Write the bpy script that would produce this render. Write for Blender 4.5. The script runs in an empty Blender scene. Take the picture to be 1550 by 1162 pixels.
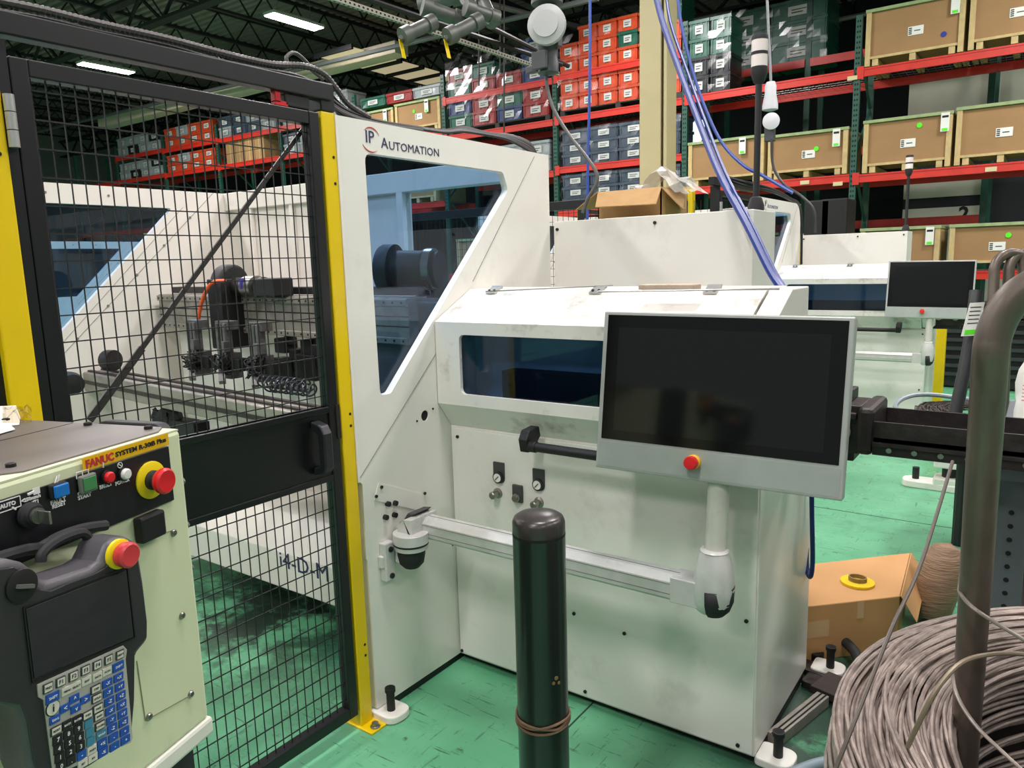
import bpy, bmesh, math, random
import numpy as np
from mathutils import Vector, Matrix, geometry
random.seed(7)
SC = bpy.context.scene; COL = SC.collection
PI = math.pi
# ---------------------------------------------------------------- camera
YAW, PITCH, ROLL, FPX = -0.620754, 0.161378, -0.028359, 1130.77
CAMP = Vector((0, 0, 1.6))
_f = Vector((math.sin(YAW)*math.cos(PITCH), math.cos(YAW)*math.cos(PITCH), -math.sin(PITCH)))
_r = Vector((math.cos(YAW), -math.sin(YAW), 0)); _u = _r.cross(_f)
_r2 = _r*math.cos(ROLL) + _u*math.sin(ROLL); _u2 = -_r*math.sin(ROLL) + _u*math.cos(ROLL)
cam = bpy.data.objects.new('camera', bpy.data.cameras.new('camera')); COL.objects.link(cam)
cam.matrix_world = Matrix(((_r2.x, _u2.x, -_f.x, 0), (_r2.y, _u2.y, -_f.y, 0), (_r2.z, _u2.z, -_f.z, 1.6), (0, 0, 0, 1)))
cam.data.sensor_width = 36; cam.data.lens = 36*FPX/1550; cam.data.clip_start = .05; cam.data.clip_end = 200
SC.camera = cam
# ---------------------------------------------------------------- world, exposure
SC.view_settings.view_transform = 'Standard'; SC.view_settings.look = 'None'
SC.view_settings.gamma = 1; SC.view_settings.use_curve_mapping = False
SC.view_settings.exposure = 0.0
W = bpy.data.worlds.new('world'); SC.world = W; W.use_nodes = True
W.node_tree.nodes['Background'].inputs[0].default_value = (.80, .84, .84, 1)
W.node_tree.nodes['Background'].inputs[1].default_value = .30
# ---------------------------------------------------------------- lamps (high-bay fixtures, area light under each)
LAMPS_SEEN = [(-18.5, 9.75), (-12.45, 10.4)]
LAMPS = LAMPS_SEEN + [(x, y) for y in (-7, -2.6, 1.6, 5.6) for x in (-18, -11.5, -6.2, -.6, 4.6)] + [(-5.5, 10.6), (1, 10.2), (4.6, 10.2)]
LAMP_Z = 6.4
for i, (x, y) in enumerate(LAMPS):
    L = bpy.data.lights.new('lamp_light', 'AREA'); L.shape = 'RECTANGLE'; L.size = .55; L.size_y = 1.3
    L.energy = (100 if x > 3 else 172) if y < 5 else 205
    L.color = (1, .945, .95)
    o = bpy.data.objects.new('lamp_light', L); o.location = (x, y, LAMP_Z-.06); COL.objects.link(o)

# ---------------------------------------------------------------- helpers
def hit(u, v, P0, N):
    d = _r2*(u-775) + _u2*(581-v) + _f*FPX
    P0, N = Vector(P0), Vector(N)
    return CAMP + d*((P0-CAMP).dot(N)/d.dot(N))
def at(u, v, ax, val):
    N = {'x': (1, 0, 0), 'y': (0, 1, 0), 'z': (0, 0, 1)}[ax]
    return hit(u, v, Vector(N)*val, N)
def dep(u, v, d):
    return CAMP + (_r2*(u-775) + _u2*(581-v) + _f*FPX)*(d/FPX)
def lin(c):
    return tuple(((x/255)/12.92 if x/255 <= .04045 else ((x/255+.055)/1.055)**2.4) for x in c)
MATS = {}
def mat(name, rgb, rough=.5, metal=0, var=0, vscale=6, bump=0, bscale=40, emit=0, spec=.5, dirt=None, dscale=3, damt=.5, dthr=.55, coat=0, stretch=None):
    if name in MATS: return MATS[name]
    m = bpy.data.materials.new(name); m.use_nodes = True; nt = m.node_tree; b = nt.nodes['Principled BSDF']
    c = lin(rgb); b.inputs['Base Color'].default_value = (*c, 1); b.inputs['Roughness'].default_value = rough
    b.inputs['Metallic'].default_value = metal; b.inputs['Specular IOR Level'].default_value = spec
    b.inputs['Coat Weight'].default_value = coat
    tc = nt.nodes.new('ShaderNodeTexCoord'); src = tc.outputs['Object']
    if stretch:
        mp = nt.nodes.new('ShaderNodeMapping'); mp.inputs['Scale'].default_value = stretch
        nt.links.new(src, mp.inputs[0]); src = mp.outputs[0]
    col = None
    if var:
        n = nt.nodes.new('ShaderNodeTexNoise'); n.inputs['Scale'].default_value = vscale; n.inputs['Detail'].default_value = 6
        nt.links.new(src, n.inputs['Vector'])
        r = nt.nodes.new('ShaderNodeValToRGB'); nt.links.new(n.outputs['Fac'], r.inputs[0])
        r.color_ramp.elements[0].position = .3; r.color_ramp.elements[1].position = .7
        r.color_ramp.elements[0].color = (*[max(0, x*(1-var)) for x in c], 1); r.color_ramp.elements[1].color = (*[min(1, x*(1+var)) for x in c], 1)
        col = r.outputs[0]
    if dirt:
        n = nt.nodes.new('ShaderNodeTexNoise'); n.inputs['Scale'].default_value = dscale; n.inputs['Detail'].default_value = 9; n.inputs['Roughness'].default_value = .65
        nt.links.new(src, n.inputs['Vector'])
        r = nt.nodes.new('ShaderNodeMapRange'); nt.links.new(n.outputs['Fac'], r.inputs[0])
        r.inputs[1].default_value = dthr; r.inputs[2].default_value = dthr+.18; r.inputs[3].default_value = 0; r.inputs[4].default_value = damt
        mx = nt.nodes.new('ShaderNodeMix'); mx.data_type = 'RGBA'; nt.links.new(r.outputs[0], mx.inputs[0])
        if col: nt.links.new(col, mx.inputs[6])
        else: mx.inputs[6].default_value = (*c, 1)
        mx.inputs[7].default_value = (*lin(dirt), 1); col = mx.outputs[2]
    if col: nt.links.new(col, b.inputs['Base Color'])
    if bump:
        n = nt.nodes.new('ShaderNodeTexNoise'); n.inputs['Scale'].default_value = bscale; n.inputs['Detail'].default_value = 4
        nt.links.new(src, n.inputs['Vector']); bp = nt.nodes.new('ShaderNodeBump'); bp.inputs['Strength'].default_value = bump; bp.inputs['Distance'].default_value = .01
        nt.links.new(n.outputs['Fac'], bp.inputs['Height']); nt.links.new(bp.outputs[0], b.inputs['Normal'])
    if emit:
        b.inputs['Emission Color'].default_value = (*c, 1); b.inputs['Emission Strength'].default_value = emit
    MATS[name] = m; return m
def tinted(name, tint, rough=.02):
    m = bpy.data.materials.new(name); m.use_nodes = True; nt = m.node_tree
    for n in list(nt.nodes):
        if n.type == 'BSDF_PRINCIPLED': nt.nodes.remove(n)
    out = [n for n in nt.nodes if n.type == 'OUTPUT_MATERIAL'][0]
    t = nt.nodes.new('ShaderNodeBsdfTransparent'); t.inputs[0].default_value = (*tint, 1)
    g = nt.nodes.new('ShaderNodeBsdfGlossy'); g.inputs['Roughness'].default_value = rough
    lw_ = nt.nodes.new('ShaderNodeLayerWeight'); pw = nt.nodes.new('ShaderNodeMath'); pw.operation = 'POWER'; nt.links.new(lw_.outputs['Facing'], pw.inputs[0]); pw.inputs[1].default_value = 4
    fr = nt.nodes.new('ShaderNodeMath'); fr.operation = 'MULTIPLY_ADD'; nt.links.new(pw.outputs[0], fr.inputs[0]); fr.inputs[1].default_value = .5; fr.inputs[2].default_value = .035
    mx = nt.nodes.new('ShaderNodeMixShader'); nt.links.new(fr.outputs[0], mx.inputs[0]); nt.links.new(t.outputs[0], mx.inputs[1]); nt.links.new(g.outputs[0], mx.inputs[2])
    nt.links.new(mx.outputs[0], out.inputs[0]); MATS[name] = m; return m
MAP = {'x': lambda a, b, c: (c, a, b), 'y': lambda a, b, c: (a, c, b), 'z': lambda a, b, c: (a, b, c)}
class MB:
    def __init__(s): s.v = []; s.f = []
    def add(s, v, f):
        n = len(s.v); s.v += [tuple(p) for p in v]; s.f += [tuple(i+n for i in q) for q in f]; return s
    def box(s, x0, x1, y0, y1, z0, z1, M=None):
        v = [Vector((x, y, z)) for x in (x0, x1) for y in (y0, y1) for z in (z0, z1)]
        if M: v = [M @ p for p in v]
        return s.add(v, [(0, 1, 3, 2), (4, 6, 7, 5), (0, 4, 5, 1), (2, 3, 7, 6), (0, 2, 6, 4), (1, 5, 7, 3)])
    def bar(s, p, q, w, h=None, up=(0, 0, 1)):          # square bar from p to q
        p, q = Vector(p), Vector(q); h = h or w; d = (q-p).normalized(); up = Vector(up)
        if abs(d.dot(up)) > .98: up = Vector((0, 1, 0))
        a = d.cross(up).normalized(); b = a.cross(d).normalized()
        v = [e + a*(i*w/2) + b*(j*h/2) for e in (p, q) for i, j in ((-1, -1), (1, -1), (1, 1), (-1, 1))]
        return s.add(v, [(0, 3, 2, 1), (4, 5, 6, 7), (0, 1, 5, 4), (1, 2, 6, 5), (2, 3, 7, 6), (3, 0, 4, 7)])
    def cyl(s, p, q, r, n=16, r2=None, cap=True):
        p, q = Vector(p), Vector(q); r2 = r if r2 is None else r2; d = (q-p).normalized()
        a = d.orthogonal().normalized(); b = d.cross(a)
        v = []
        for e, rr in ((p, r), (q, r2)):
            v += [e + (a*math.cos(2*PI*i/n) + b*math.sin(2*PI*i/n))*rr for i in range(n)]
        f = [(i, (i+1) % n, n+(i+1) % n, n+i) for i in range(n)]
        if cap: f += [tuple(range(n))[::-1], tuple(range(n, 2*n))]
        return s.add(v, f)
    def lathe(s, prof, c, d=(0, 0, 1), n=24):           # prof: (radius, height)
        c = Vector(c); d = Vector(d).normalized(); a = d.orthogonal().normalized(); b = d.cross(a); v = []; f = []
        for r, h in prof:
            v += [c + d*h + (a*math.cos(2*PI*i/n) + b*math.sin(2*PI*i/n))*max(r, 1e-5) for i in range(n)]
        for k in range(len(prof)-1):
            f += [(k*n+i, k*n+(i+1) % n, (k+1)*n+(i+1) % n, (k+1)*n+i) for i in range(n)]
        f += [tuple(range(n))[::-1], tuple((len(prof)-1)*n+i for i in range(n))]
        return s.add(v, f)
    def tube(s, pts, r, n=8, sub=6, closed=False, cap=True):
        P = [Vector(p) for p in pts]
        if sub > 1 and len(P) > 2:
            Q = []; m = len(P); rng = range(m) if closed else range(m-1)
            for i in rng:
                if closed: p0, p1, p2, p3 = P[(i-1) % m], P[i], P[(i+1) % m], P[(i+2) % m]
                else: p0, p1, p2, p3 = P[max(i-1, 0)], P[i], P[i+1], P[min(i+2, m-1)]
                for k in range(sub):
                    t = k/sub
                    Q.append(.5*((2*p1) + (p2-p0)*t + (2*p0-5*p1+4*p2-p3)*t*t + (3*p1-p0-3*p2+p3)*t**3))
            if not closed: Q.append(P[-1])
            P = Q
        m = len(P); v = []; a = None
        for i in range(m):
            if closed: d = P[(i+1) % m]-P[i-1]
            else: d = P[min(i+1, m-1)]-P[max(i-1, 0)]
            d.normalize()
            if a is None: a = d.orthogonal().normalized()
            a = (a - d*a.dot(d)).normalized(); b = d.cross(a)
            rr = r(i/(m-1)) if callable(r) else r
            v += [P[i] + (a*math.cos(2*PI*k/n) + b*math.sin(2*PI*k/n))*rr for k in range(n)]
        f = []
        for i in range(m if closed else m-1):
            j = (i+1) % m
            f += [(i*n+k, i*n+(k+1) % n, j*n+(k+1) % n, j*n+k) for k in range(n)]
        if not closed and cap: f += [tuple(range(n))[::-1], tuple((m-1)*n+k for k in range(n))]
        return s.add(v, f)
    def prism(s, poly, ax, c0, c1, holes=()):           # polygon (a,b) in the plane across ax, from c0 to c1
        fn = MAP[ax]; loops = [list(poly)] + [list(h) for h in holes]
        flat = [p for l in loops for p in l]; n = len(flat)
        v = [fn(a, b, c0) for a, b in flat] + [fn(a, b, c1) for a, b in flat]
        if holes:
            tri = geometry.tessellate_polygon([[Vector((a, b, 0)) for a, b in l] for l in loops])
            f = [tuple(t) for t in tri] + [tuple(i+n for i in t[::-1]) for t in tri]
        else: f = [tuple(range(n)), tuple(range(n, 2*n))[::-1]]
        k = 0
        for l in loops:
            m = len(l); f += [(k+i, k+(i+1) % m, n+k+(i+1) % m, n+k+i) for i in range(m)]; k += m
        return s.add(v, f)
    def xf(s, M): s.v = [tuple(M @ Vector(p)) for p in s.v]; return s
    def build(s, name, m, parent=None, bevel=0, smooth=False, local=False, kind=None, seg=2):
        org = Vector((0, 0, 0))
        if parent is not None and not local: org = Vector(parent.get('_o', (0, 0, 0)))
        me = bpy.data.meshes.new(name)
        me.from_pydata([(p[0]-org[0], p[1]-org[1], p[2]-org[2]) for p in s.v], [], s.f)
        bm = bmesh.new(); bm.from_mesh(me); bmesh.ops.recalc_face_normals(bm, faces=bm.faces); bm.to_mesh(me); bm.free()
        me.materials.append(m)
        if smooth:
            me.polygons.foreach_set('use_smooth', [True]*len(me.polygons)); me.set_sharp_from_angle(angle=math.radians(38))
        o = bpy.data.objects.new(name, me); COL.objects.link(o)
        if parent is not None: o.parent = parent; o['_o'] = tuple(org)
        else: o['_o'] = (0, 0, 0)
        if bevel:
            b = o.modifiers.new('bevel', 'BEVEL'); b.width = bevel; b.segments = seg; b.limit_method = 'ANGLE'; b.angle_limit = math.radians(40)
        if kind: o['kind'] = kind
        return o
def thing(name, label, cat, loc=(0, 0, 0), rotz=0, group=None):
    o = bpy.data.objects.new(name, None); COL.objects.link(o); o.location = loc; o.rotation_euler = (0, 0, rotz)
    o['_o'] = tuple(loc) if not rotz else (0, 0, 0); o.empty_display_size = .1
    o['label'] = label; o['category'] = cat
    if group: o['group'] = group
    return o
def tag(o, label, cat, group=None):
    o['label'] = label; o['category'] = cat
    if group: o['group'] = group
    return o
def kids(o): return [c for c in ALLKIDS.get(o.name, [])]
def copy_tree(o, parent=None):
    c = o.copy(); COL.objects.link(c)
    if parent is not None: c.parent = parent
    for ch in list(o.children): copy_tree(ch, c)
    return c
def rrect(x0, x1, y0, y1, r, n=4):
    out = []
    for cx, cy, a in ((x1-r, y1-r, 0), (x0+r, y1-r, 90), (x0+r, y0+r, 180), (x1-r, y0+r, 270)):
        out += [(cx+r*math.cos(math.radians(a+90*i/n)), cy+r*math.sin(math.radians(a+90*i/n))) for i in range(n+1)]
    return out
def rpoly(pts, r, n=4):                                  # polygon with rounded corners
    out = []; m = len(pts)
    for i in range(m):
        p0, p1, p2 = (Vector(pts[(i-1) % m]), Vector(pts[i]), Vector(pts[(i+1) % m]))
        rr = r[i] if isinstance(r, (list, tuple)) else r
        a = (p0-p1).normalized(); b = (p2-p1).normalized(); ang = a.angle(b); d = min(rr/math.tan(ang/2), (p0-p1).length*.45, (p2-p1).length*.45)
        s, e = p1+a*d, p1+b*d
        for k in range(n+1):
            t = k/n; q = s*(1-t)**2 + p1*2*t*(1-t) + e*t*t; out.append((q.x, q.y))
    return out
FONT = None
def text(s, size, P, X, Y, m, parent=None, name='lettering', align='LEFT', local=False, bold=0, sx=1, depth=.0006, fit=None):
    cu = bpy.data.curves.new('t', 'FONT'); cu.body = s; cu.size = size; cu.align_x = align; cu.align_y = 'CENTER'; cu.offset = bold; cu.resolution_u = 2; cu.extrude = depth
    ob = bpy.data.objects.new('t', cu); me = bpy.data.meshes.new_from_object(ob)
    X, Y = Vector(X).normalized(), Vector(Y).normalized(); Z = X.cross(Y)
    if fit: sx = fit/(max(v.co.x for v in me.vertices)-min(v.co.x for v in me.vertices))
    mb = MB(); mb.add([Vector(P) + X*(v.co.x*sx) + Y*v.co.y + Z*v.co.z for v in me.vertices], [tuple(p.vertices) for p in me.polygons])
    bpy.data.objects.remove(ob); bpy.data.meshes.remove(me); bpy.data.curves.remove(cu)
    return mb if parent == 'mb' else mb.build(name, m, parent, local=local)

# ---------------------------------------------------------------- materials
white = mat('machine_white', (224, 222, 214), .38, var=.03, vscale=3, dirt=(150, 150, 138), dscale=2.2, damt=.35, dthr=.56, coat=.15)
whitelid = mat('smudged_white', (226, 223, 216), .42, var=.04, vscale=4, dirt=(128, 118, 104), dscale=7, damt=.75, dthr=.52)
whitein = mat('inner_white', (228, 222, 214), .5, var=.03)
yellow = mat('safety_yellow', (226, 192, 4), .35, var=.04, vscale=8, dirt=(120, 105, 30), dscale=14, damt=.6, dthr=.66)
black = mat('black_frame', (15, 15, 18), .38, var=.1, vscale=12)
blackm = mat('matt_black', (17, 17, 18), .55)
rubber = mat('rubber_black', (30, 30, 32), .7)
dmetal = mat('dark_machined_metal', (52, 47, 46), .45, .5, var=.3, vscale=20, bump=.2)
alu = mat('aluminium_beam', (150, 144, 134), .45, .35, var=.15, vscale=14, dirt=(80, 75, 68), dscale=6, damt=.7)
steel = mat('steel', (150, 148, 142), .3, .9)
armgrey = mat('arm_silver', (200, 200, 196), .36, .15, var=.06, vscale=25, dirt=(130, 125, 118), dscale=9, damt=.5, dthr=.58)
glassb = tinted('blue_acrylic', (.50, .66, .84))
fcream = mat('controller_cream', (206, 211, 176), .42, var=.03, vscale=4, dirt=(120, 120, 95), dscale=5, damt=.4, dthr=.6)
fgrey = mat('controller_top', (104, 98, 94), .42, var=.15, vscale=5, dirt=(150, 140, 120), dscale=3, damt=.35)
cardb = mat('cardboard', (178, 138, 92), .8, var=.07, vscale=3, bump=.1, bscale=8)
cardd = mat('crate_cardboard', (158, 122, 82), .8, var=.06, vscale=3)
wood = mat('crate_wood', (196, 172, 122), .75, var=.14, vscale=10)
woodg = mat('green_stained_wood', (150, 166, 118), .75, var=.15, vscale=9)
redb = mat('rack_red', (204, 44, 30), .4, var=.1, vscale=5, dirt=(110, 30, 25), dscale=12, damt=.5, dthr=.6)
greenp = mat('rack_green', (36, 84, 70), .45, var=.15, vscale=7)
paper = mat('paper', (228, 228, 222), .7, var=.03)
darkc = mat('dark_hole', (8, 8, 8), .8)
tnavy = mat('navy_print', (46, 44, 84), .6)
tred = mat('red_print', (182, 44, 44), .6)
tblack = mat('black_print', (16, 16, 16), .6)
twhite = mat('white_print', (220, 220, 218), .6)
screenm = mat('screen_glass', (12, 15, 15), .08, spec=.6)
bezelm = mat('screen_bezel', (6, 6, 7), .12, spec=.5)
redbtn = mat('estop_red', (206, 26, 34), .35)
wrap = tinted('stretch_film', (.86, .87, .88), .16)

# ================================================================ SETTING
def floor_mat():
    m = bpy.data.materials.new('green_floor_paint'); m.use_nodes = True; nt = m.node_tree; b = nt.nodes['Principled BSDF']
    tc = nt.nodes.new('ShaderNodeTexCoord')
    def noise(sc, det=8, rough=.6, stretch=None, dist=0):
        n = nt.nodes.new('ShaderNodeTexNoise'); n.inputs['Scale'].default_value = sc; n.inputs['Detail'].default_value = det; n.inputs['Roughness'].default_value = rough; n.inputs['Distortion'].default_value = dist
        if stretch:
            mp = nt.nodes.new('ShaderNodeMapping'); mp.inputs['Scale'].default_value = stretch[0]; mp.inputs['Rotation'].default_value = (0, 0, stretch[1])
            nt.links.new(tc.outputs['Object'], mp.inputs[0]); nt.links.new(mp.outputs[0], n.inputs['Vector'])
        else: nt.links.new(tc.outputs['Object'], n.inputs['Vector'])
        return n.outputs['Fac']
    def rng(x, a, b_, c=0, d=1):
        r = nt.nodes.new('ShaderNodeMapRange'); nt.links.new(x, r.inputs[0])
        for i, k in enumerate((a, b_, c, d)): r.inputs[i+1].default_value = k
        return r.outputs[0]
    def mix(f, a, c2):
        mx = nt.nodes.new('ShaderNodeMix'); mx.data_type = 'RGBA'; nt.links.new(f, mx.inputs[0])
        if isinstance(a, tuple): mx.inputs[6].default_value = (*a, 1)
        else: nt.links.new(a, mx.inputs[6])
        mx.inputs[7].default_value = (*c2, 1); return mx.outputs[2]
    c = mix(rng(noise(1.3, 5), .35, .65), lin((84, 154, 114)), lin((106, 176, 136)))
    c = mix(rng(noise(2.1, 10, .7), .56, .72, 0, .55), c, lin((42, 84, 64)))
    c = mix(rng(noise(13, 8, .75), .60, .68, 0, .8), c, lin((38, 62, 50)))
    c = mix(rng(noise(5, 6, .6, ((1, 14, 1), .5)), .62, .65, 0, .7), c, lin((34, 60, 48)))
    c = mix(rng(noise(5, 6, .6, ((12, 1, 1), .2)), .635, .655, 0, .6), c, lin((44, 72, 58)))
    c = mix(rng(noise(9, 6, .6, ((3, 22, 1), -.9)), .69, .71, 0, .6), c, lin((140, 170, 150)))
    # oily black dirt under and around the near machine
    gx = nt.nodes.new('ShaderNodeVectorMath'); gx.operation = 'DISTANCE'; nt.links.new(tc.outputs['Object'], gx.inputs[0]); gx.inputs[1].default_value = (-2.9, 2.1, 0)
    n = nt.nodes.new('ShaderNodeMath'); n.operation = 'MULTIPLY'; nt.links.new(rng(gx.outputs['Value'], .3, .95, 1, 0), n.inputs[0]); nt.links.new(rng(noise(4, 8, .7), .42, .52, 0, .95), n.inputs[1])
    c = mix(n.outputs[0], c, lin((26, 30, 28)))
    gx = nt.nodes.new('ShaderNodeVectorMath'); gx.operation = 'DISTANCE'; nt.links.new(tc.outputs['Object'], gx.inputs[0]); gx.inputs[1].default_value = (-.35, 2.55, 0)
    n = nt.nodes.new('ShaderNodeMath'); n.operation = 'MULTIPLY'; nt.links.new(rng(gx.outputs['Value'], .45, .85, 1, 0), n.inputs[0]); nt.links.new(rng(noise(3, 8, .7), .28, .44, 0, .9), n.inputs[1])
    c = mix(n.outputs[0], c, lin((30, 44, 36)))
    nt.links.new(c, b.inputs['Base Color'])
    nt.links.new(rng(noise(6), .3, .7, .22, .45), b.inputs['Roughness'])
    bp = nt.nodes.new('ShaderNodeBump'); bp.inputs['Strength'].default_value = .08; bp.inputs['Distance'].default_value = .01; nt.links.new(noise(18), bp.inputs['Height']); nt.links.new(bp.outputs[0], b.inputs['Normal'])
    return m
def struct(o): o['kind'] = 'structure'; return o
floor = struct(MB().box(-34, 9, -9, 21, -.2, 0).build('floor', floor_mat()))
seam = mat('floor_seam', (40, 62, 52), .8)
s = MB()
for y in (3.05, 4.85, 6.6, 8.4, 10.2): s.box(-30, 8, y, y+.006, 0, .0012)
for x in (-6.9, -5.1, -3.35, -1.25, -.32, .55): s.box(x, x+.006, -4, 14, 0, .0013)
s.build('joint', seam, floor)
dkwall = mat('dark_wall', (38, 40, 44), .8, var=.15, vscale=1)
lgwall = mat('grey_wall', (128, 130, 128), .8, var=.05, vscale=1)
creamw = mat('cream_panel', (206, 202, 186), .7, var=.05, vscale=2)
struct(MB().box(-34, 9, 20.6, 21, 0, 8).build('wall_back', dkwall))
struct(MB().box(-34, -33.7, -9, 21, 0, 8).build('wall_left', lgwall))
struct(MB().box(8.7, 9, -9, 21, 0, 8).build('wall_right', lgwall))
# office block / dock wall behind the right bays
WX = at(1375, 160, 'y', 16.2).x; WX2 = at(1500, 300, 'y', 16.2).x
Z_ = [at(1440, v, 'y', 16.2).z for v in (420, 392, 313, 297, 268)]
w = MB().box(WX, 8.6, 16.2, 16.4, 0, Z_[0]).box(WX, WX2, 16.2, 16.4, Z_[1]-.3, Z_[2]).box(WX, WX2, 16.2, 16.4, Z_[3], Z_[4]).box(WX, 8.6, 16.2, 16.4, Z_[4]+.45, 4.75)
struct(w.build('wall_partition', creamw))
w = MB().box(WX, WX2, 16.25, 16.35, Z_[2], Z_[3]).box(WX, 8.6, 16.25, 16.35, Z_[4], Z_[4]+.45).box(WX2, 8.6, 16.2, 16.4, Z_[0], Z_[4])
part_band = struct(w.build('trim_1', mat('partition_band', (30, 34, 40), .5)))
P = at(1459, 324, 'y', 16.19); text('2', .34, P, (1, 0, 0), (0, 0, 1), tblack, part_band, 'number_two', align='CENTER', bold=.01)
# ceiling deck: corrugated
w = MB(); x = -9
deck = mat('roof_deck', (142, 122, 120), .7, var=.1)
v = []; xs = []
while x < 21: xs += [(x, 7.72), (x+.08, 7.72), (x+.10, 7.6), (x+.2, 7.6)]; x += .22
for yy, z in xs: v += [(-34, yy, z), (9, yy, z)]
w.add(v, [(2*i, 2*i+1, 2*i+3, 2*i+2) for i in range(len(xs)-1)])
ceil = struct(w.build('ceiling', deck))
joistm = mat('joist_steel', (26, 26, 29), .6)
def joist(x, y0=-8, y1=20.4, z=6.95):
    w = MB()
    w.box(x-.05, x+.05, y0, y1, 7.55, 7.61); w.box(x-.045, x+.045, y0, y1, z, z+.05)
    y = y0; k = 0
    while y < y1-.4:
        w.bar((x, y, z+.04 if k % 2 else 7.55), (x, y+.42, 7.55 if k % 2 else z+.04), .028); y += .42; k += 1
    return w
x = -32
while x < 8: joist(x).build('joist', joistm, ceil); x += 1.75
for y in (8.6, 15.2):
    w2 = MB().box(-33, 8.5, y-.1, y+.1, 6.3, 6.36).box(-33, 8.5, y-.1, y+.1, 6.88, 6.94)
    xx = -33; k = 0
    while xx < 8: w2.bar((xx, y, 6.33 if k % 2 else 6.9), (xx+.7, y, 6.9 if k % 2 else 6.33), .05); xx += .7; k += 1
    w2.build('girder', joistm, ceil)
w2 = MB().box(-8.9, -8.7, 3, 20, 6.1, 6.5)
w2.build('girder', joistm, ceil)
bx1 = at(598, 75, 'y', 12.2).x; bz = at(598, 70, 'y', 12.2).z
bb = MB().box(-24, bx1, 12.2, 12.6, bz-.12, bz+.12); bb.build('ceiling_beam', mat('beige_beam', (206, 188, 168), .6, var=.05), ceil)
# sprinkler pipes and conduits
pipem = mat('pipe_grey', (96, 98, 98), .5, .2)
tag(MB().cyl((-30, 11.9, 6.3), (-6.5, 11.9, 5.95), .05, 8).build('ceiling_pipe', pipem, smooth=True), 'long dark grey pipe running under the roof above the gate', 'pipe')
tag(MB().cyl((-12, 16.9, 6.1), (2, 16.9, 6.3), .045, 8).build('ceiling_pipe', mat('galvanised', (170, 172, 170), .4, .4), smooth=True), 'thin pale pipe under the roof right of the beige column', 'pipe')
tag(MB().cyl((-9.2, 8, 6.1), (-6.4, 19, 6.1), .05, 8).build('ceiling_pipe', pipem, smooth=True), 'grey pipe under the roof running away left of the beige column', 'pipe')

# ---- lamps
NTH = ['first', 'second', 'third', 'fourth', 'fifth', 'sixth']
emitm = mat('led_diffuser', (255, 252, 240), .5, emit=14)
lampm = mat('lamp_housing', (190, 190, 186), .5)
for i, (x, y) in enumerate(LAMPS):
    if i == 0: lb = 'lit high-bay lamp seen just below the black gate header'
    elif i == 1: lb = 'lit high-bay lamp under the roof deck above the cable bundle'
    else: lb = f'lit high-bay lamp outside the frame, {NTH[(i-2)//5]} row, {NTH[(i-2) % 5]} from left'
    if i == 0:
        t0 = t = thing('ceiling_lamp', lb, 'lamp', (x, y, LAMP_Z))
        MB().box(x-.16, x+.16, y-.62, y+.62, LAMP_Z, LAMP_Z+.05).box(x-.07, x+.07, y-.35, y+.35, LAMP_Z+.05, LAMP_Z+.11).build('housing', lampm, t)
        for sx in (-1, 1): MB().box(x+sx*.08-.065, x+sx*.08+.065, y-.6, y+.6, LAMP_Z-.02, LAMP_Z).build('diffuser', emitm, t)
        for sy in (-1, 1): MB().cyl((x, y+sy*.4, LAMP_Z+.05), (x, y+sy*.4, 7.65), .006, 5).build('hanger_wire', steel, t)
    else:
        t = copy_tree(t0); t.location = (x, y, LAMP_Z); t['label'] = lb
# skylight panel fixture (four pale panes) far under the roof
sky = thing('skylight_panel', 'row of pale translucent panes glowing between dark roof bars', 'skylight', tuple(at(590, 102, 'z', 6.2)))
c = at(590, 102, 'z', 6.2)
for k in range(5):
    MB().box(c.x-.55, c.x+.55, c.y-1.7+k*.75, c.y-1.1+k*.75, 6.2, 6.22).build('pane', mat('skylight_pane', (216, 196, 160), .6, emit=.55), sky)
    MB().box(c.x-.6, c.x+.6, c.y-1.76+k*.75, c.y-1.7+k*.75, 6.16, 6.26).build('bar', joistm, sky)
# bright doorway / window at the back
wn = struct(MB().box(-8.6, -7.9, 20.5, 20.6, 4.2, 5.3).build('window_1', mat('daylight_pane', (226, 236, 240), .5, emit=1.6)))
struct(MB().prism([(-8.75, 4.05), (-7.75, 4.05), (-7.75, 5.45), (-8.75, 5.45)], 'y', 20.42, 20.6, [[(-8.6, 4.2), (-7.9, 4.2), (-7.9, 5.3), (-8.6, 5.3)]]).build('window_frame', joistm, wn))

# ---- beige column (H section)
colm = mat('column_beige', (182, 168, 128), .55, var=.04, vscale=2)
a = at(968, 200, 'y', 8.5).x; b = at(1009, 200, 'y', 8.5).x
w = MB().box(a, a+.035, 8.5, 8.8, 0, 7.6).box(b-.035, b, 8.5, 8.8, 0, 7.6).box(a, b, 8.62, 8.66, 0, 7.6)
# web faces the camera: boxed front
w = MB().box(a, a+.27, 8.5, 8.53, 0, 7.6).box(a+.12, a+.15, 8.53, 8.75, 0, 7.6).box(a, a+.27, 8.75, 8.78, 0, 7.6).box(a+.27, b-.04, 8.56, 8.7, 0, 7.6).box(b-.04, b, 8.5, 8.78, 0, 7.6)
struct(w.build('trim_2', colm, bevel=.005))

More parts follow.
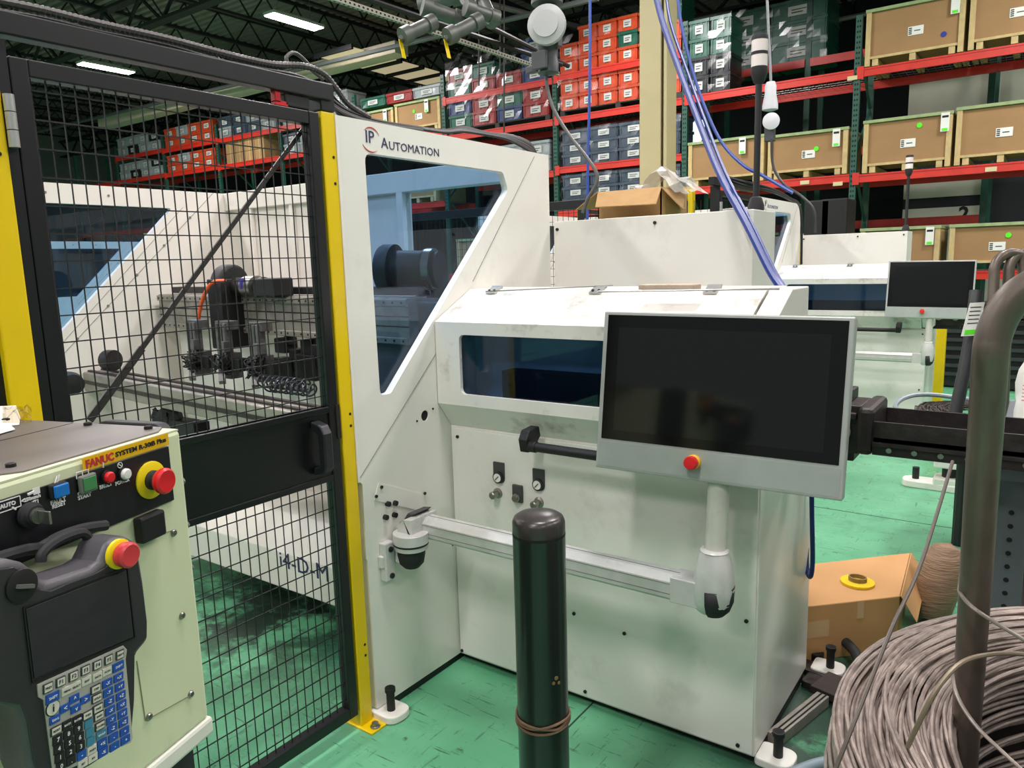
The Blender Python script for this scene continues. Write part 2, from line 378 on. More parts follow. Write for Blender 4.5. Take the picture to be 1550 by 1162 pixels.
# ================================================================ PALLET RACK
RY = 12.8
UP = [.17, -2.56, -5.31, -7.95, -10.74, -13.45, -16.2, -18.9, -21.6, -24.3, -27.0]
import sys
BEAMS = {0: (1.23, 2.72, 4.27), 1: (1.23, 2.74, 4.27), 2: (1.3, 3.33, 4.26, 5.03), 3: (1.3, 3.28, 4.24, 5.0), 4: (2.9, 4.4), 5: (2.9, 4.4, 5.1), 6: (2.9, 4.4, 5.1), 7: (2.9, 4.42, 5.12), 8: (2.9, 4.44, 5.15), 9: (2.9, 4.45)}
rack = thing('pallet_rack', 'long red-beamed pallet rack with perforated green uprights behind the machines', 'rack', (-12, RY, 0))
for i, ux in enumerate(UP):
    top = 5.1 if i < 2 else 5.55
    w = MB()
    for yy in (RY-.02, RY+1.05): w.box(ux-.045, ux+.045, yy, yy+.07, 0, top)
    k = 0; z = .3
    while z < top-.9: w.bar((ux, RY+.03, z if k % 2 else z+.9), (ux, RY+1.08, z+.9 if k % 2 else z), .035); z += .9; k += 1
    w.build('upright_frame', greenp, rack)
    h = MB(); z = .2
    while z < top-.05: h.box(ux-.026, ux-.008, RY-.023, RY-.019, z, z+.03).box(ux+.008, ux+.026, RY-.023, RY-.019, z, z+.03); z += .075
    h.build('punched_holes', darkc, rack, kind='stuff')
for i, zs in BEAMS.items():
    x1, x0 = UP[i]-.045, UP[i+1]+.045
    for z in zs:
        for yy in (RY-.03, RY+1.05):
            MB().box(x0, x1, yy, yy+.05, z-.06, z+.06).box(x0, x1, yy-.008, yy+.01, z+.035, z+.06).build('beam', redb, rack)
        if yy > RY:
            d = MB(); xx = x0+.1
            while xx < x1: d.box(xx, xx+.006, RY, RY+1.05, z+.061, z+.067); xx += .1
            for q in range(6): d.box(x0, x1, RY+.1+q*.17, RY+.106+q*.17, z+.064, z+.07)
            d.build('wire_deck', steel, rack, kind='stuff')
        MB().box(x0-.045, x0+.05, RY-.04, RY-.03, z-.09, z+.09).build('beam_connector', redb, rack)
tag_m = mat('tag_grey', (208, 196, 150), .6)
for (u, v) in ((1218, 276), (1500, 256), (1290, 118), (1268, 278)):
    P = at(u, v, 'y', RY-.045); MB().box(P.x-.07, P.x+.07, RY-.045, RY-.04, P.z-.03, P.z+.03).build('beam_label', tag_m, rack)
# second row behind
rack2 = thing('pallet_rack', 'second pallet rack row seen through and above the front row, carrying green totes', 'rack', (-8, 15, 0))
RX = [at(u, 60, 'y', 15).x for u in (1075, 1224)]
for ux in (RX[1]+2.9, RX[1], RX[0], RX[0]-2.9): MB().box(ux-.05, ux+.05, 15, 15.07, 0, 6.2).box(ux-.05, ux+.05, 16, 16.07, 0, 6.2).build('upright_frame', greenp, rack2)
for k, (x0, x1) in enumerate(((RX[1]+.05, RX[1]+2.85), (RX[0]+.05, RX[1]-.05), (RX[0]-2.85, RX[0]-.05))):
    for z in (2.1, 3.4, 5.05): MB().box(x0, x1, 14.96, 15, z-.07, z+.07).build('beam', redb, rack2)

# ---- cardboard crates with wood frames
GREEN_ST = mat('green_sticker', (90, 230, 30), .6); BLUE_ST = mat('blue_sticker', (40, 50, 150), .6)
def crate(wd, ht, dp, tagpos=None, sticker=None, lab=True):
    t = thing('crate', '', 'crate')
    MB().box(.05, wd-.05, .03, dp-.03, .13, ht-.05).build('cardboard_panel', cardd, t)
    for x in (0, wd-.07): MB().box(x, x+.07, 0, dp, 0, ht-.04).build('corner_post', wood, t, bevel=.004)
    MB().box(-.01, wd+.01, -.01, dp+.01, ht-.045, ht).build('top_rail', woodg, t, bevel=.004)
    MB().box(.07, wd-.07, .01, .04, .10, .135).build('bottom_rail', wood, t)
    sk = MB()
    for x in (.1, wd/2-.04, wd-.18): sk.box(x, x+.08, .02, dp, 0, .1)
    sk.build('skid', wood, t)
    if lab:
        l = MB().box(wd*.52-.1, wd*.52+.1, .022, .03, ht*.5-.06, ht*.5+.06).build('paper_label', paper, t)
        q = MB()
        for k in range(4): q.box(wd*.52-.09, wd*.52-.05, .02, .023, ht*.5-.045+k*.025, ht*.5-.03+k*.025)
        q.box(wd*.52-.02, wd*.52+.06, .02, .023, ht*.5-.008, ht*.5+.004).build('label_print', tblack, l)
    if tagpos is not None:
        MB().box(tagpos-.055, tagpos+.055, -.02, -.012, ht-.28, ht-.02).build('hang_tag', paper, t)
        MB().box(tagpos-.035, tagpos+.035, -.023, -.02, ht-.27, ht-.235).build('tag_mark', GREEN_ST, t)
        MB().box(tagpos-.04, tagpos+.04, -.022, -.02, ht-.09, ht-.06).build('tag_print', tblack, t)
    if sticker:
        MB().cyl((sticker[0], .02, sticker[1]), (sticker[0], .03, sticker[1]), .037, 16).build('round_sticker', GREEN_ST if sticker[2] == 'g' else BLUE_ST, t)
    return t
# pixel spans (left u, right u, v of the bottom) measured on the rack's front plane, then kept as real positions
def put_crate(u0, u1, v, z, ht, label, dp=1.05, **k):
    x0 = at(u0, v, 'y', RY).x; x1 = at(u1, v, 'y', RY).x
    t = crate(x1-x0, ht, dp, **k); t.location = (x0, RY-.04, z+.072); t['label'] = label; return t
W_ = lambda u0, u1, v: at(u1, v, 'y', RY).x-at(u0, v, 'y', RY).x
put_crate(1311, 1459, 60, 4.27, .80, 'large cardboard crate with a dark blue dot sticker, top right of the rack', tagpos=1.15, sticker=(1.02, .28, 'b'))
put_crate(1466, 1610, 60, 4.27, .80, 'large cardboard crate cut by the frame at the top right corner')
put_crate(1307, 1440, 220, 2.72, .77, 'cardboard crate with green dot and a white hang tag, middle level right bay', tagpos=1.08, sticker=(.75, .62, 'g'))
put_crate(1446, 1590, 220, 2.72, .80, 'cardboard crate at the right frame edge, middle rack level')
put_crate(1163, 1283, 240, 2.74, .70, 'cardboard crate between the stack light and the green upright, green dot on it', tagpos=1.05, sticker=(.75, .42, 'g'))
put_crate(1043, 1157, 240, 2.74, .74, 'cardboard crate just right of the beige column and behind the blue hoses', tagpos=.95, lab=False)
put_crate(1302, 1422, 380, 1.23, .66, 'cardboard crate behind the far monitor with a purple dot and hang tag', tagpos=.95, sticker=(1.05, .2, 'b'))
put_crate(1436, 1580, 380, 1.23, .66, 'cardboard crate above the bent pipes with a green dot, lowest level', sticker=(.72, .48, 'g'))
put_crate(1206, 1276, 370, 1.23, .62, 'low cardboard crate peeping out above the far white cabinet', tagpos=.5)
put_crate(600, 668, 180, 4.4, .66, 'cardboard crate left of the green and blue totes, above the white side panel', tagpos=.95, sticker=(.55, .45, 'g'))
put_crate(543, 597, 180, 4.4, .62, 'cardboard crate behind the cable bundle above the logo', tagpos=.9)
put_crate(606, 662, 300, 2.9, .7, 'cardboard crate seen through the blue window of the near side panel', tagpos=.9)
put_crate(690, 768, 300, 1.3, .75, 'second cardboard crate seen through the blue window, lower right', tagpos=.8)

# ---- totes
TC = {'orange': (222, 84, 44), 'red': (168, 52, 48), 'green': (34, 104, 82), 'blue': (44, 66, 118), 'slate': (70, 84, 100), 'clear grey': (172, 178, 180), 'black': (32, 36, 38)}
ORD = ['first', 'second', 'third', 'fourth', 'fifth', 'sixth', 'seventh', 'eighth', 'ninth', 'tenth']
ttpl = {}
def tote(colr, wd, ht, dp):
    key = (colr, round(wd, 2), round(ht, 2))
    if key in ttpl: return copy_tree(ttpl[key])
    m = mat('tote_'+colr.replace(' ', '_'), TC[colr], .4, var=.12, vscale=6)
    t = thing('plastic_tote', '', 'tote')
    w = MB().box(.015, wd-.015, .02, dp-.02, .012, ht-.03).box(0, wd, 0, dp, ht-.055, ht-.006).box(.03, wd-.03, .01, dp-.01, 0, .02)
    for k in range(4): x = .03+k*(wd-.09)/3; w.box(x, x+.02, .004, .03, .02, ht-.05)
    w.build('bin_body', m, t)
    MB().box(wd*.32, wd*.70, -.002, .004, ht*.22, ht*.68).build('card_label', paper, t)
    MB().box(wd*.38, wd*.64, -.004, -.002, ht*.48, ht*.53).box(wd*.38, wd*.58, -.004, -.002, ht*.34, ht*.40).build('label_print', mat('grey_print', (90, 90, 90), .6), t)
    ttpl[key] = t; return t
def tote_block(x0, n, rows, z, wd, ht, cols, where, wrapf=True, dp=.62, y0=RY, gap=.012, pallet=True):
    zz = z+.072
    if pallet:
        p = MB(); W = n*(wd+gap)
        for x in (x0, x0+W/2-.05, x0+W-.1): p.box(x, x+.1, y0+.02, y0+1, zz, zz+.08)
        for k in range(6): p.box(x0, x0+W, y0+.02+k*.17, y0+.11+k*.17, zz+.08, zz+.10)
        tag(p.build('pallet', mat('dark_pallet', (52, 50, 46), .7)), 'dark pallet under the totes, '+where, 'pallet'); zz += .102
    for c in range(n):
        for r in range(rows[c] if isinstance(rows, (list, tuple)) else rows):
            col = cols(c, r); t = tote(col, wd, ht, dp); t.location = (x0+c*(wd+gap), y0+random.uniform(0, .02), zz+r*ht)
            t['label'] = f'{col} tote, {ORD[c]} from left, {ORD[r]} up, {where}'; t['group'] = 'totes on the rack, '+where
    if wrapf:
        hh = (max(rows) if isinstance(rows, (list, tuple)) else rows)*ht
        tag(film_box(x0-.015, x0+n*(wd+gap)+.01, y0-.03, y0+dp+.03, zz, zz+hh+.01), 'clear stretch film round totes, '+where, 'film')
def film_box(x0, x1, y0, y1, z0, z1, name='stretch_film', dx=.12):
    nx = max(2, int((x1-x0)/dx)); nz = max(2, int((z1-z0)/dx)); v = []; f = []
    jit = lambda s=.012: random.uniform(-s, s)
    for j in range(nz+1):
        for i in range(nx+1): v.append((x0+(x1-x0)*i/nx, y0+jit(), z0+(z1-z0)*j/nz))
    for j in range(nz):
        for i in range(nx): a = j*(nx+1)+i; f += [(a, a+1, a+nx+2), (a, a+nx+2, a+nx+1)]
    b = len(v)
    for xx in (x0, x1):
        n0 = len(v)
        for j in range(nz+1):
            for k in range(4): v.append((xx+jit(), y0+(y1-y0)*k/3, z0+(z1-z0)*j/nz))
        for j in range(nz):
            for k in range(3): a = n0+j*4+k; f += [(a, a+1, a+5), (a, a+5, a+4)]
    m = MB(); m.add(v, f); o = m.build(name, wrap); 
    for p in o.data.polygons: p.use_smooth = False
    return o
og = lambda c, r: 'orange' if random.random() > .12 else 'green'
# bay 2 (behind and left of the beige column)
xs2 = UP[3]+.1
tote_block(xs2, 6, [2, 3, 3, 3, 3, 4], 5.03, .40, .26, lambda c, r: 'green' if (c, r) in ((3, 1), (5, 3), (5, 2)) else 'orange', 'top level by the beige column', pallet=False)
tote_block(xs2, 6, 2, 4.26, .40, .27, lambda c, r: 'orange', 'second level by the beige column')
tote_block(xs2+.02, 4, 3, 3.33, .60, .22, lambda c, r: 'slate', 'third level by the beige column', pallet=False)
tote_block(xs2+.02, 4, 3, 2.5, .60, .22, lambda c, r: 'slate', 'fourth level by the beige column', pallet=False)
for yy in (RY-.03,): pass
MB().box(UP[3]+.045, UP[2]-.045, RY-.03, RY+.02, 2.44, 2.56).build('beam', redb, rack)
# bay 3
xs3 = UP[4]+.12
mix3 = lambda c, r: [['green', 'red'], ['green', 'red'], ['red', 'green'], ['red', 'blue'], ['blue', 'blue'], ['blue', 'slate']][c][r % 2]
tote_block(xs3, 4, [2, 2, 1, 3], 5.0, .62, .27, lambda c, r: [['green', 'red'], ['red', 'green'], ['red', 'blue'], ['blue', 'blue', 'blue']][c][r], 'top level left of the orange totes', pallet=False)
tote_block(xs3, 4, 2, 4.24, .62, .28, lambda c, r: [['green', 'blue'], ['red', 'red'], ['blue', 'green'], ['red', 'red']][c][r % 2], 'second level left of the hanging plug')
tote_block(xs3, 4, 2, 3.28, .62, .3, lambda c, r: 'clear grey', 'third level left of the hanging plug', pallet=False)
# bay 4 top row behind crates, and far left bays seen through the gate
tote_block(UP[5]+.2, 3, 1, 5.12, .8, .22, lambda c, r: ['green', 'red', 'clear grey'][c], 'on top of crates', pallet=False, dp=.6)
for bi, (clr, nm) in enumerate((('clear grey', 'bay by gate post'), ('slate', 'mid gate bay'), ('clear grey', 'second left bay'), ('orange', 'far left bay'))):
    i = 5+bi
    for lv, z in enumerate(BEAMS[i][1:]):
        hh = .27 if lv == 0 and len(BEAMS[i]) > 2 else .3
        if i == 6 and lv == 0: continue
        cc = [['slate', 'clear grey'], ['clear grey', 'clear grey'], ['orange', 'clear grey'], ['clear grey', 'black']]
        clr = ['clear grey', 'slate', 'orange', 'clear grey'][bi]
        tote_block(UP[i+1]+.1, 4, 2, z, .6, hh*.9, (lambda c, r, i=i, clr=clr: clr if (c+r+i) % 3 else cc[i-5][c % 2]), ('upper' if lv else 'lower')+' level, '+nm, pallet=False)
# brown cartons on pallet in bay 6 (stacked)
x0 = at(282, 200, 'y', RY).x
for c in range(4):
    for r in range(3):
        x = UP[7]+.3+c*.42; z = 4.48+r*.26
        t = thing('carton', f'brown carton, {ORD[c]} from left, {ORD[r]} up, on the rack seen through the gate', 'carton', (x, RY+.05, z))
        MB().box(x, x+.4, RY+.05, RY+.55, z, z+.25).build('carton_body', cardb, t, bevel=.004); MB().box(x+.18, x+.22, RY+.045, RY+.05, z, z+.25).build('tape', wood, t)
tag(film_box(UP[7]+.25, UP[7]+1.1, RY, RY+.6, 4.48, 5.3), 'clear film over the left half of the carton stack', 'film')
tote_block(RX[0]+.12, 2, [3, 3], 5.05, 1.02, .36, lambda c, r: 'green', 'big green pair on the rear rack', y0=15, dp=1.0, pallet=False)
tote_block(UP[2]+.05, 2, 4, 4.27, .36, .30, lambda c, r: 'green' if r > 1 else 'black', 'right of the beige column', pallet=False)
tote_block(UP[2]+.85, 2, 1, 4.27, 1.15, .28, lambda c, r: 'black', 'long dark bin on the top right level', pallet=False, wrapf=False) if False else None
# machinery spares silhouettes on the lower levels (dark steel boxes)
for k, (u, v, wd, hh, nm) in enumerate(((1236, 325, .34, .4, 'left'), (1262, 320, .34, .35, 'right'))):
    P = at(u, v, 'y', 11.2); t = thing('motor_crate', f'black boxed motor unit behind the far cabinet, {nm} one of the two', 'machine', (P.x, 11.2, 1.9 if k < 2 else 1))
    MB().box(P.x-wd/2, P.x+wd/2, 11.2, 11.8, 0, P.z+hh/2).build('housing', blackm, t, bevel=.02)
# ================================================================ MACHINE
PX = -1.85
EBX = at(1141, 317, 'y', 2.925).x
def machine():
    t = thing('wire_bending_machine', 'white wire bending machine nearest the camera, with blue windows and hooded front', 'machine', (PX, 2.17, 0))
    # near side panel with tinted window
    win = rpoly([(1.795, 1.968), (2.56, 1.968), (2.592, 1.90), (1.868, 1.158), (1.803, 1.158)], [.03, .03, .03, .03, .03])
    win = rpoly([(1.795, 1.968), (2.60, 1.962), (1.835, 1.10), (1.803, 1.10)], .03) if False else rpoly([(1.795, 1.967), (2.565, 1.967), (2.60, 1.895), (1.855, 1.158), (1.803, 1.158)], [.03, .025, .03, .022, .022])
    outer = [(1.685, .10), (2.17, .03), (2.915, .03), (2.915, 2.066), (1.681, 2.07), (1.681, .88), (1.70, .86), (1.70, .62), (1.685, .6)]
    outer = [(1.70, .035), (2.17, .03), (2.915, .03), (2.915, 2.066), (1.681, 2.07), (1.681, .885), (1.696, .87), (1.696, .60), (1.70, .59)]
    hole = [(2.025+.02*math.cos(a*PI/8), 1.047+.02*math.sin(a*PI/8)) for a in range(16)]
    sp = MB().prism(outer, 'x', PX-.03, PX, [win, hole]).build('side_panel', white, t)
    MB().prism(rpoly([(1.785, 1.977), (2.575, 1.977), (2.612, 1.893), (1.86, 1.148), (1.795, 1.148)], .03), 'x', PX-.036, PX-.0301).build('window', glassb, sp)
    MB().cyl((PX-.006, 2.025, 1.047), (PX-.004, 2.025, 1.047), .0205, 16).build('hole_backing', darkc, sp)
    # panel seams as thin grooves strips
    sm = mat('seam_grey', (120, 122, 112), .6)
    s_ = MB().bar((PX+.0005, 1.687, .895), (PX+.0005, 2.10, 1.27), .0012, .003, up=(1, 0, 0)).bar((PX+.0005, 2.34, 1.53), (PX+.0005, 2.80, 2.05), .0012, .003, up=(1, 0, 0))
    s_.build('panel_seam', sm, sp)
    MB().box(PX-.032, PX+.003, 1.676, 1.684, .88, 2.07).build('edge_strip', whitein, sp)
    # cover plate and screws
    cp = MB().prism([(1.770, .855), (1.745, .80), (1.99, .685), (2.006, .745)], 'x', PX, PX+.003).build('cover_plate', white, sp)
    cp = MB()
    for y, z in ((1.78, .838), (1.752, .812), (1.999, .755), (1.989, .70)): cp.cyl((PX+.003, y, z), (PX+.008, y, z), .006, 8)
    for y, z in ((1.93, .62), (1.86, .545), (2.07, 1.065), (1.98, 1.035), (2.15, .5)): cp.cyl((PX, y, z), (PX+.003, y, z), .004, 8)
    cp.build('screw', blackm, sp)
    # logo
    lg = sp
    X, Y, Z = Vector((0, 1, 0)), Vector((0, 0, 1)), Vector((1, 0, 0))
    text('IP', .056, (PX+.0008, 1.800, 2.018), X, Y, tnavy, sp, 'lettering', bold=.0003)
    text('A', .050, (PX+.0008, 1.872, 2.0055), X, Y, tnavy, sp, 'lettering')
    text('UTOMATION', .0395, (PX+.0008, 1.908, 2.001), X, Y, tnavy, sp, 'lettering', sx=1.10)
    def arc(a0, a1, cy, cz, r, w):
        p = []; n = 16
        for i in range(n+1):
            a = math.radians(a0+(a1-a0)*i/n); p.append((cy+r*math.cos(a), cz+r*math.sin(a)))
        for i in range(n, -1, -1):
            a = math.radians(a0+(a1-a0)*i/n); tt = i/n; q = r-w*math.sin(PI*min(1, tt*1.0+.02))*1; p.append((cy+q*math.cos(a), cz+q*math.sin(a)))
        return MB().prism(p, 'x', PX+.0004, PX+.0012)
    arc(140, 22, 1.828, 2.012, .040, .0045).build('logo_arc', tred, sp)
    arc(205, 310, 1.826, 2.012, .042, .0045).build('logo_arc', tred, sp)
    # feet
    for (x, y, n) in ((PX+.03, 1.735, 'a'), (-.60, 2.225, 'b'), (-.585, 2.86, 'c')):
        ft = MB().prism(rpoly([(x-.055, y-.05), (x+.06, y-.055), (x+.065, y+.055), (x-.055, y+.05)], [.02, .055, .055, .02], 8), 'z', .002, .03).build('foot_plate', white, t, bevel=.005)
        MB().cyl((x+.01, y-.005, .03), (x+.01, y-.005, .115), .015, 14).cyl((x+.01, y-.005, .1), (x+.01, y-.005, .115), .019, 14).build('leveling_bolt', blackm, ft, smooth=True)
    # cabinet
    cb = MB().prism([(2.17, .03), (2.80, .03), (2.80, 1.0), (2.17, .985)], 'x', PX, -.65).build('cabinet', white, t, bevel=.004)
    fr = mat('front_white', (230, 227, 220), .4, var=.02, vscale=3, dirt=(160, 158, 146), dscale=3.5, damt=.4, dthr=.56, coat=.1)
    MB().box(PX+.008, -.655, 2.162, 2.17, .04, .975).build('front_sheet', fr, cb, bevel=.002)
    MB().box(PX+.0, -.65, 2.2, 2.75, .0, .03).build('plinth_and_shade_strip', blackm, cb)
    MB().box(PX-.03, PX-.008, 1.76, 2.9, .0, .034).build('plinth_and_shade_strip', blackm, t)  # black strip stands in for the shade under the side panel
    sc = MB()
    for x, z in ((-1.81, .943), (-.682, .488), (-1.832, .05), (-1.258, .06), (-1.19, .945), (-.70, .06), (-.68, .94), (-1.3, .35), (-1.1, .33)): sc.cyl((x, 2.157, z), (x, 2.163, z), .0065, 8)
    sc.build('screw', blackm, cb)
    # gauges, knobs
    gm = mat('gauge_plate', (64, 66, 66), .5)
    for x, z in ((-1.615, .823), (-1.438, .822)):
        g = MB().prism(rpoly([(x-.025, z+.045), (x+.025, z+.045), (x+.025, z-.035), (x-.025, z-.035)], [.003, .003, .022, .022]), 'y', 2.157, 2.162).build('gauge_plate', gm, cb)
        MB().lathe([(0, 0), (.02, 0), (.022, .002), (.022, .01), (.018, .012), (0, .012)], (x, 2.158, z-.012), (0, -1, 0), 20).build('pressure_gauge', mat('gauge_rim', (36, 38, 38), .4), cb, smooth=True)
        MB().cyl((x, 2.147, z-.012), (x, 2.1455, z-.012), .0165, 20).build('gauge_dial', paper, cb)
        MB().bar((x-.009, 2.1445, z-.021), (x+.006, 2.1445, z-.006), .0025).build('needle', tblack, cb)
    for x, z in ((-1.624, .747), (-1.44, .742)):
        MB().lathe([(.02, 0), (.02, .004), (.012, .008), (.012, .02), (.014, .022), (.014, .04), (.010, .044), (0, .044)], (x, 2.162, z), (0, -1, 0), 16).build('regulator_knob', steel, cb, smooth=True)
    MB().box(-1.552, -1.508, 2.15, 2.162, .728, .795).build('switch_plate', gm, cb, bevel=.004)
    MB().lathe([(.016, 0), (.016, .008), (.011, .01), (.011, .018), (0, .018)], (-1.53, 2.15, .748), (0, -1, 0), 16).build('key_switch', steel, cb, smooth=True)
    # hood (closed shell with window opening): profile in y,z
    x0, x1 = PX+.003, -.69
    hd = MB()
    hd.prism([(x0, 1.082), (x1, 1.082), (x1, 1.39), (x0, 1.39)], 'y', 2.10, 2.115, [rrect(-1.735, x1-.07, 1.125, 1.345, .02)])
    prof = [(2.10, 1.39), (2.32, 1.501), (2.32, 1.485), (2.11, 1.378)]
    hd.prism(prof, 'x', x0, x1)
    hd.prism([(2.10, 1.082), (2.115, 1.085), (2.185, .997), (2.17, .985)], 'x', x0, x1)
    for xx in (x0, x1-.006): hd.prism([(2.10, 1.082), (2.10, 1.39), (2.32, 1.5), (2.33, 1.0), (2.17, .99)], 'x', xx, xx+.006)
    h = hd.build('hood', whitelid, t)
    MB().box(x0+.05, x1-.03, 2.116, 2.121, 1.10, 1.37).build('hood_window', glassb, h)
    # housing behind the hood
    MB().prism([(2.335, .99), (2.335, 1.5), (2.52, 1.5), (2.52, .99)], 'x', x0, -.689).build('hood_housing', white, t, bevel=.003)
    MB().prism([(2.11, 1.082), (2.11, 1.385), (2.33, 1.498), (2.52, 1.498), (2.52, .99), (2.18, .99)], 'x', -.688, -.62).build('end_cheek', white, t, bevel=.004)
    MB().box(x0+.01, -.70, 2.20, 2.33, 1.0, 1.005).box(x0+.2, -.8, 2.24, 2.32, 1.01, 1.2).build('inner_mechanism', blackm, t)
    for x in (-1.72, -1.27, -.86):
        hg = MB().bar((x, 2.28, 1.4865), (x, 2.325, 1.509), .045, .004).cyl((x-.022, 2.327, 1.507), (x+.022, 2.327, 1.507), .007, 10).build('hinge', mat('hinge_bright', (190, 190, 188), .3, .6), h)
        MB().cyl((x-.012, 2.292, 1.494), (x-.012, 2.289, 1.4985), .005, 8).cyl((x+.012, 2.292, 1.494), (x+.012, 2.289, 1.4985), .005, 8).build('hinge_screw', blackm, h)
    # handle bar
    hb = MB().prism([(2.04, 1.0), (2.06, 1.03), (2.12, 1.035), (2.13, 1.0), (2.08, .955), (2.05, .955)], 'x', -1.44, -1.405)
    hb.prism([(2.04, 1.0), (2.06, 1.03), (2.12, 1.035), (2.13, 1.0), (2.08, .955), (2.05, .955)], 'x', -.86, -.825)
    hb.cyl((-1.41, 2.065, .975), (-.85, 2.065, .975), .0165, 16).cyl((-1.41, 2.065, .975), (-1.38, 2.065, .975), .02, 16)
    hb.build('hood_handle', blackm, h, bevel=.003, smooth=True)
    # electrical box behind
    eb = MB().box(-1.835, EBX, 2.925, 3.21, .9, 1.775).build('electrical_box', white, t, bevel=.003)
    MB().cyl((-1.815, 2.918, 1.74), (-1.815, 2.925, 1.74), .007, 8).cyl((-1.34, 2.918, 1.745), (-1.34, 2.925, 1.745), .007, 8).cyl((EBX-.03, 2.918, 1.745), (EBX-.03, 2.925, 1.745), .007, 8).build('screw', blackm, eb)
    MB().box(-1.80, EBX-.02, 2.95, 3.19, .02, .9).build('rear_base', white, t)
    # enclosure: far side panel, back wall and beams
    FX = -4.206
    fo = [(1.0, .3), (2.92, .3), (2.92, 2.07), (1.0, 2.07)]
    fw = rpoly([(1.10, 1.968), (2.515, 1.968), (1.81, 1.29), (1.10, 1.29)], .012)
    fp = MB().prism(fo, 'x', FX-.03, FX, [fw]).build('far_side_panel', whitein, t)
    MB().prism([(1.09, 1.98), (2.53, 1.98), (1.81, 1.28), (1.09, 1.28)], 'x', FX-.036, FX-.031).build('window', glassb, fp)
    s_ = MB().bar((FX+.001, 1.80, 1.17), (FX+.001, 2.79, 2.07), .0015, .004, up=(1, 0, 0)).bar((FX+.001, 1.80, 1.225), (FX+.001, 2.58, 1.975), .001, .003, up=(1, 0, 0))
    for k in range(5): s_.cyl((FX, 1.9+k*.18, 1.262+k*.164), (FX+.006, 1.9+k*.18, 1.262+k*.164), .007, 6)
    for y in (1.4, 1.83, 2.15): s_.cyl((FX, y, 2.02), (FX+.004, y, 2.02), .007, 6)
    s_.build('panel_seam', sm, fp)
    bw = MB().box(FX, -2.70, 2.89, 2.92, .3, 2.0).build('back_panel', whitein, t)
    for x in (-3.98, -3.6, -3.42, -3.12): MB().box(x, x+.03, 2.865, 2.89, .5, 1.97).build('stiffener', whitein, bw, bevel=.006)
    MB().box(FX, PX-.03, 2.86, 2.93, 1.965, 2.07).build('top_beam', whitein, t, bevel=.004)
    MB().box(-2.74, -2.70, 2.86, 2.93, .3, 1.97).build('back_post', whitein, t)
    # base tray with marking
    tr = MB().prism([(2.0, .16), (2.0, .335), (2.14, .46), (2.86, .46), (2.86, .16)], 'x', FX+.05, PX-.03).build('base_tray', whitein, t, bevel=.006)
    P = at(424, 846, 'y', 1.998); Q = at(490, 872, 'y', 1.998)
    text('i4-D-M', .105, (P.x-.01, 1.9985, (P.z+Q.z)/2+.005), (1, 0, 0), (0, 0, 1), tnavy, tr, 'lettering', sx=1.12)
    MB().box(FX+.05, PX-.05, 2.75, 2.9, .03, .3).build('rear_skirt', whitein, t)
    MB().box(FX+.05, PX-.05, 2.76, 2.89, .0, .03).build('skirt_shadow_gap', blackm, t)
    # infeed straightener on the right
    zt = at(1345, 641, 'y', 2.36).z; zb = at(1345, 690, 'y', 2.36).z; zf = at(1320, 618, 'y', 2.36).z; zk = at(1300, 597, 'y', 2.42).z
    s1 = MB().box(-.65, -.43, 2.42, 2.58, zb-.02, zk-.035).box(-.65, -.45, 2.44, 2.56, zb-.05, zb-.02).box(-.65, -.44, 2.40, 2.60, zk-.075, zk-.055).box(-.65, -.47, 2.42, 2.58, zk-.035, zk).build('straightener_block', dmetal, t, bevel=.004)
    MB().cyl((-.55, 2.5, zk), (-.55, 2.5, zk+.03), .012, 10).build('block_bolt', dmetal, s1)
    MB().cyl((-.49, 2.45, zk), (-.49, 2.45, zk+.02), .01, 10).build('block_bolt', dmetal, s1)
    MB().box(-.43, -.385, 2.35, 2.6, zb-.005, zf).build('end_flange', dmetal, s1, bevel=.014)
    rr = MB()
    for k in range(3): rr.lathe([(.008, 0), (.026, 0), (.026, .02), (.018, .022), (.018, .026), (0, .026)], (-.60+k*.06, 2.42, zb+.05+.03*(k % 2)), (0, -1, 0), 16)
    rr.build('roller', steel, s1, smooth=True)
    zm = zb+(zt-zb)*.38
    rl = MB().box(-.385, .12, 2.37, 2.38, zm, zt).box(-.385, .12, 2.58, 2.59, zm, zt+.005).box(-.385, .12, 2.37, 2.59, zm, zm+.012).box(-.385, .12, 2.355, 2.375, zb, zm-.006).box(-.385, .12, 2.345, 2.36, zm-.008, zm).box(-.385, .12, 2.50, 2.56, zb, zm).build('feed_rail', dmetal, t)
    for k in range(7):
        MB().cyl((-.34+k*.066, 2.355, (zb+zm)/2), (-.34+k*.066, 2.347, (zb+zm)/2), .008, 8).build('rail_bolt', steel, rl)
        MB().cyl((-.32+k*.066, 2.47, zm+.012), (-.32+k*.066, 2.47, zm+.028), .012, 8).build('rail_bolt', dmetal, rl)
    return t
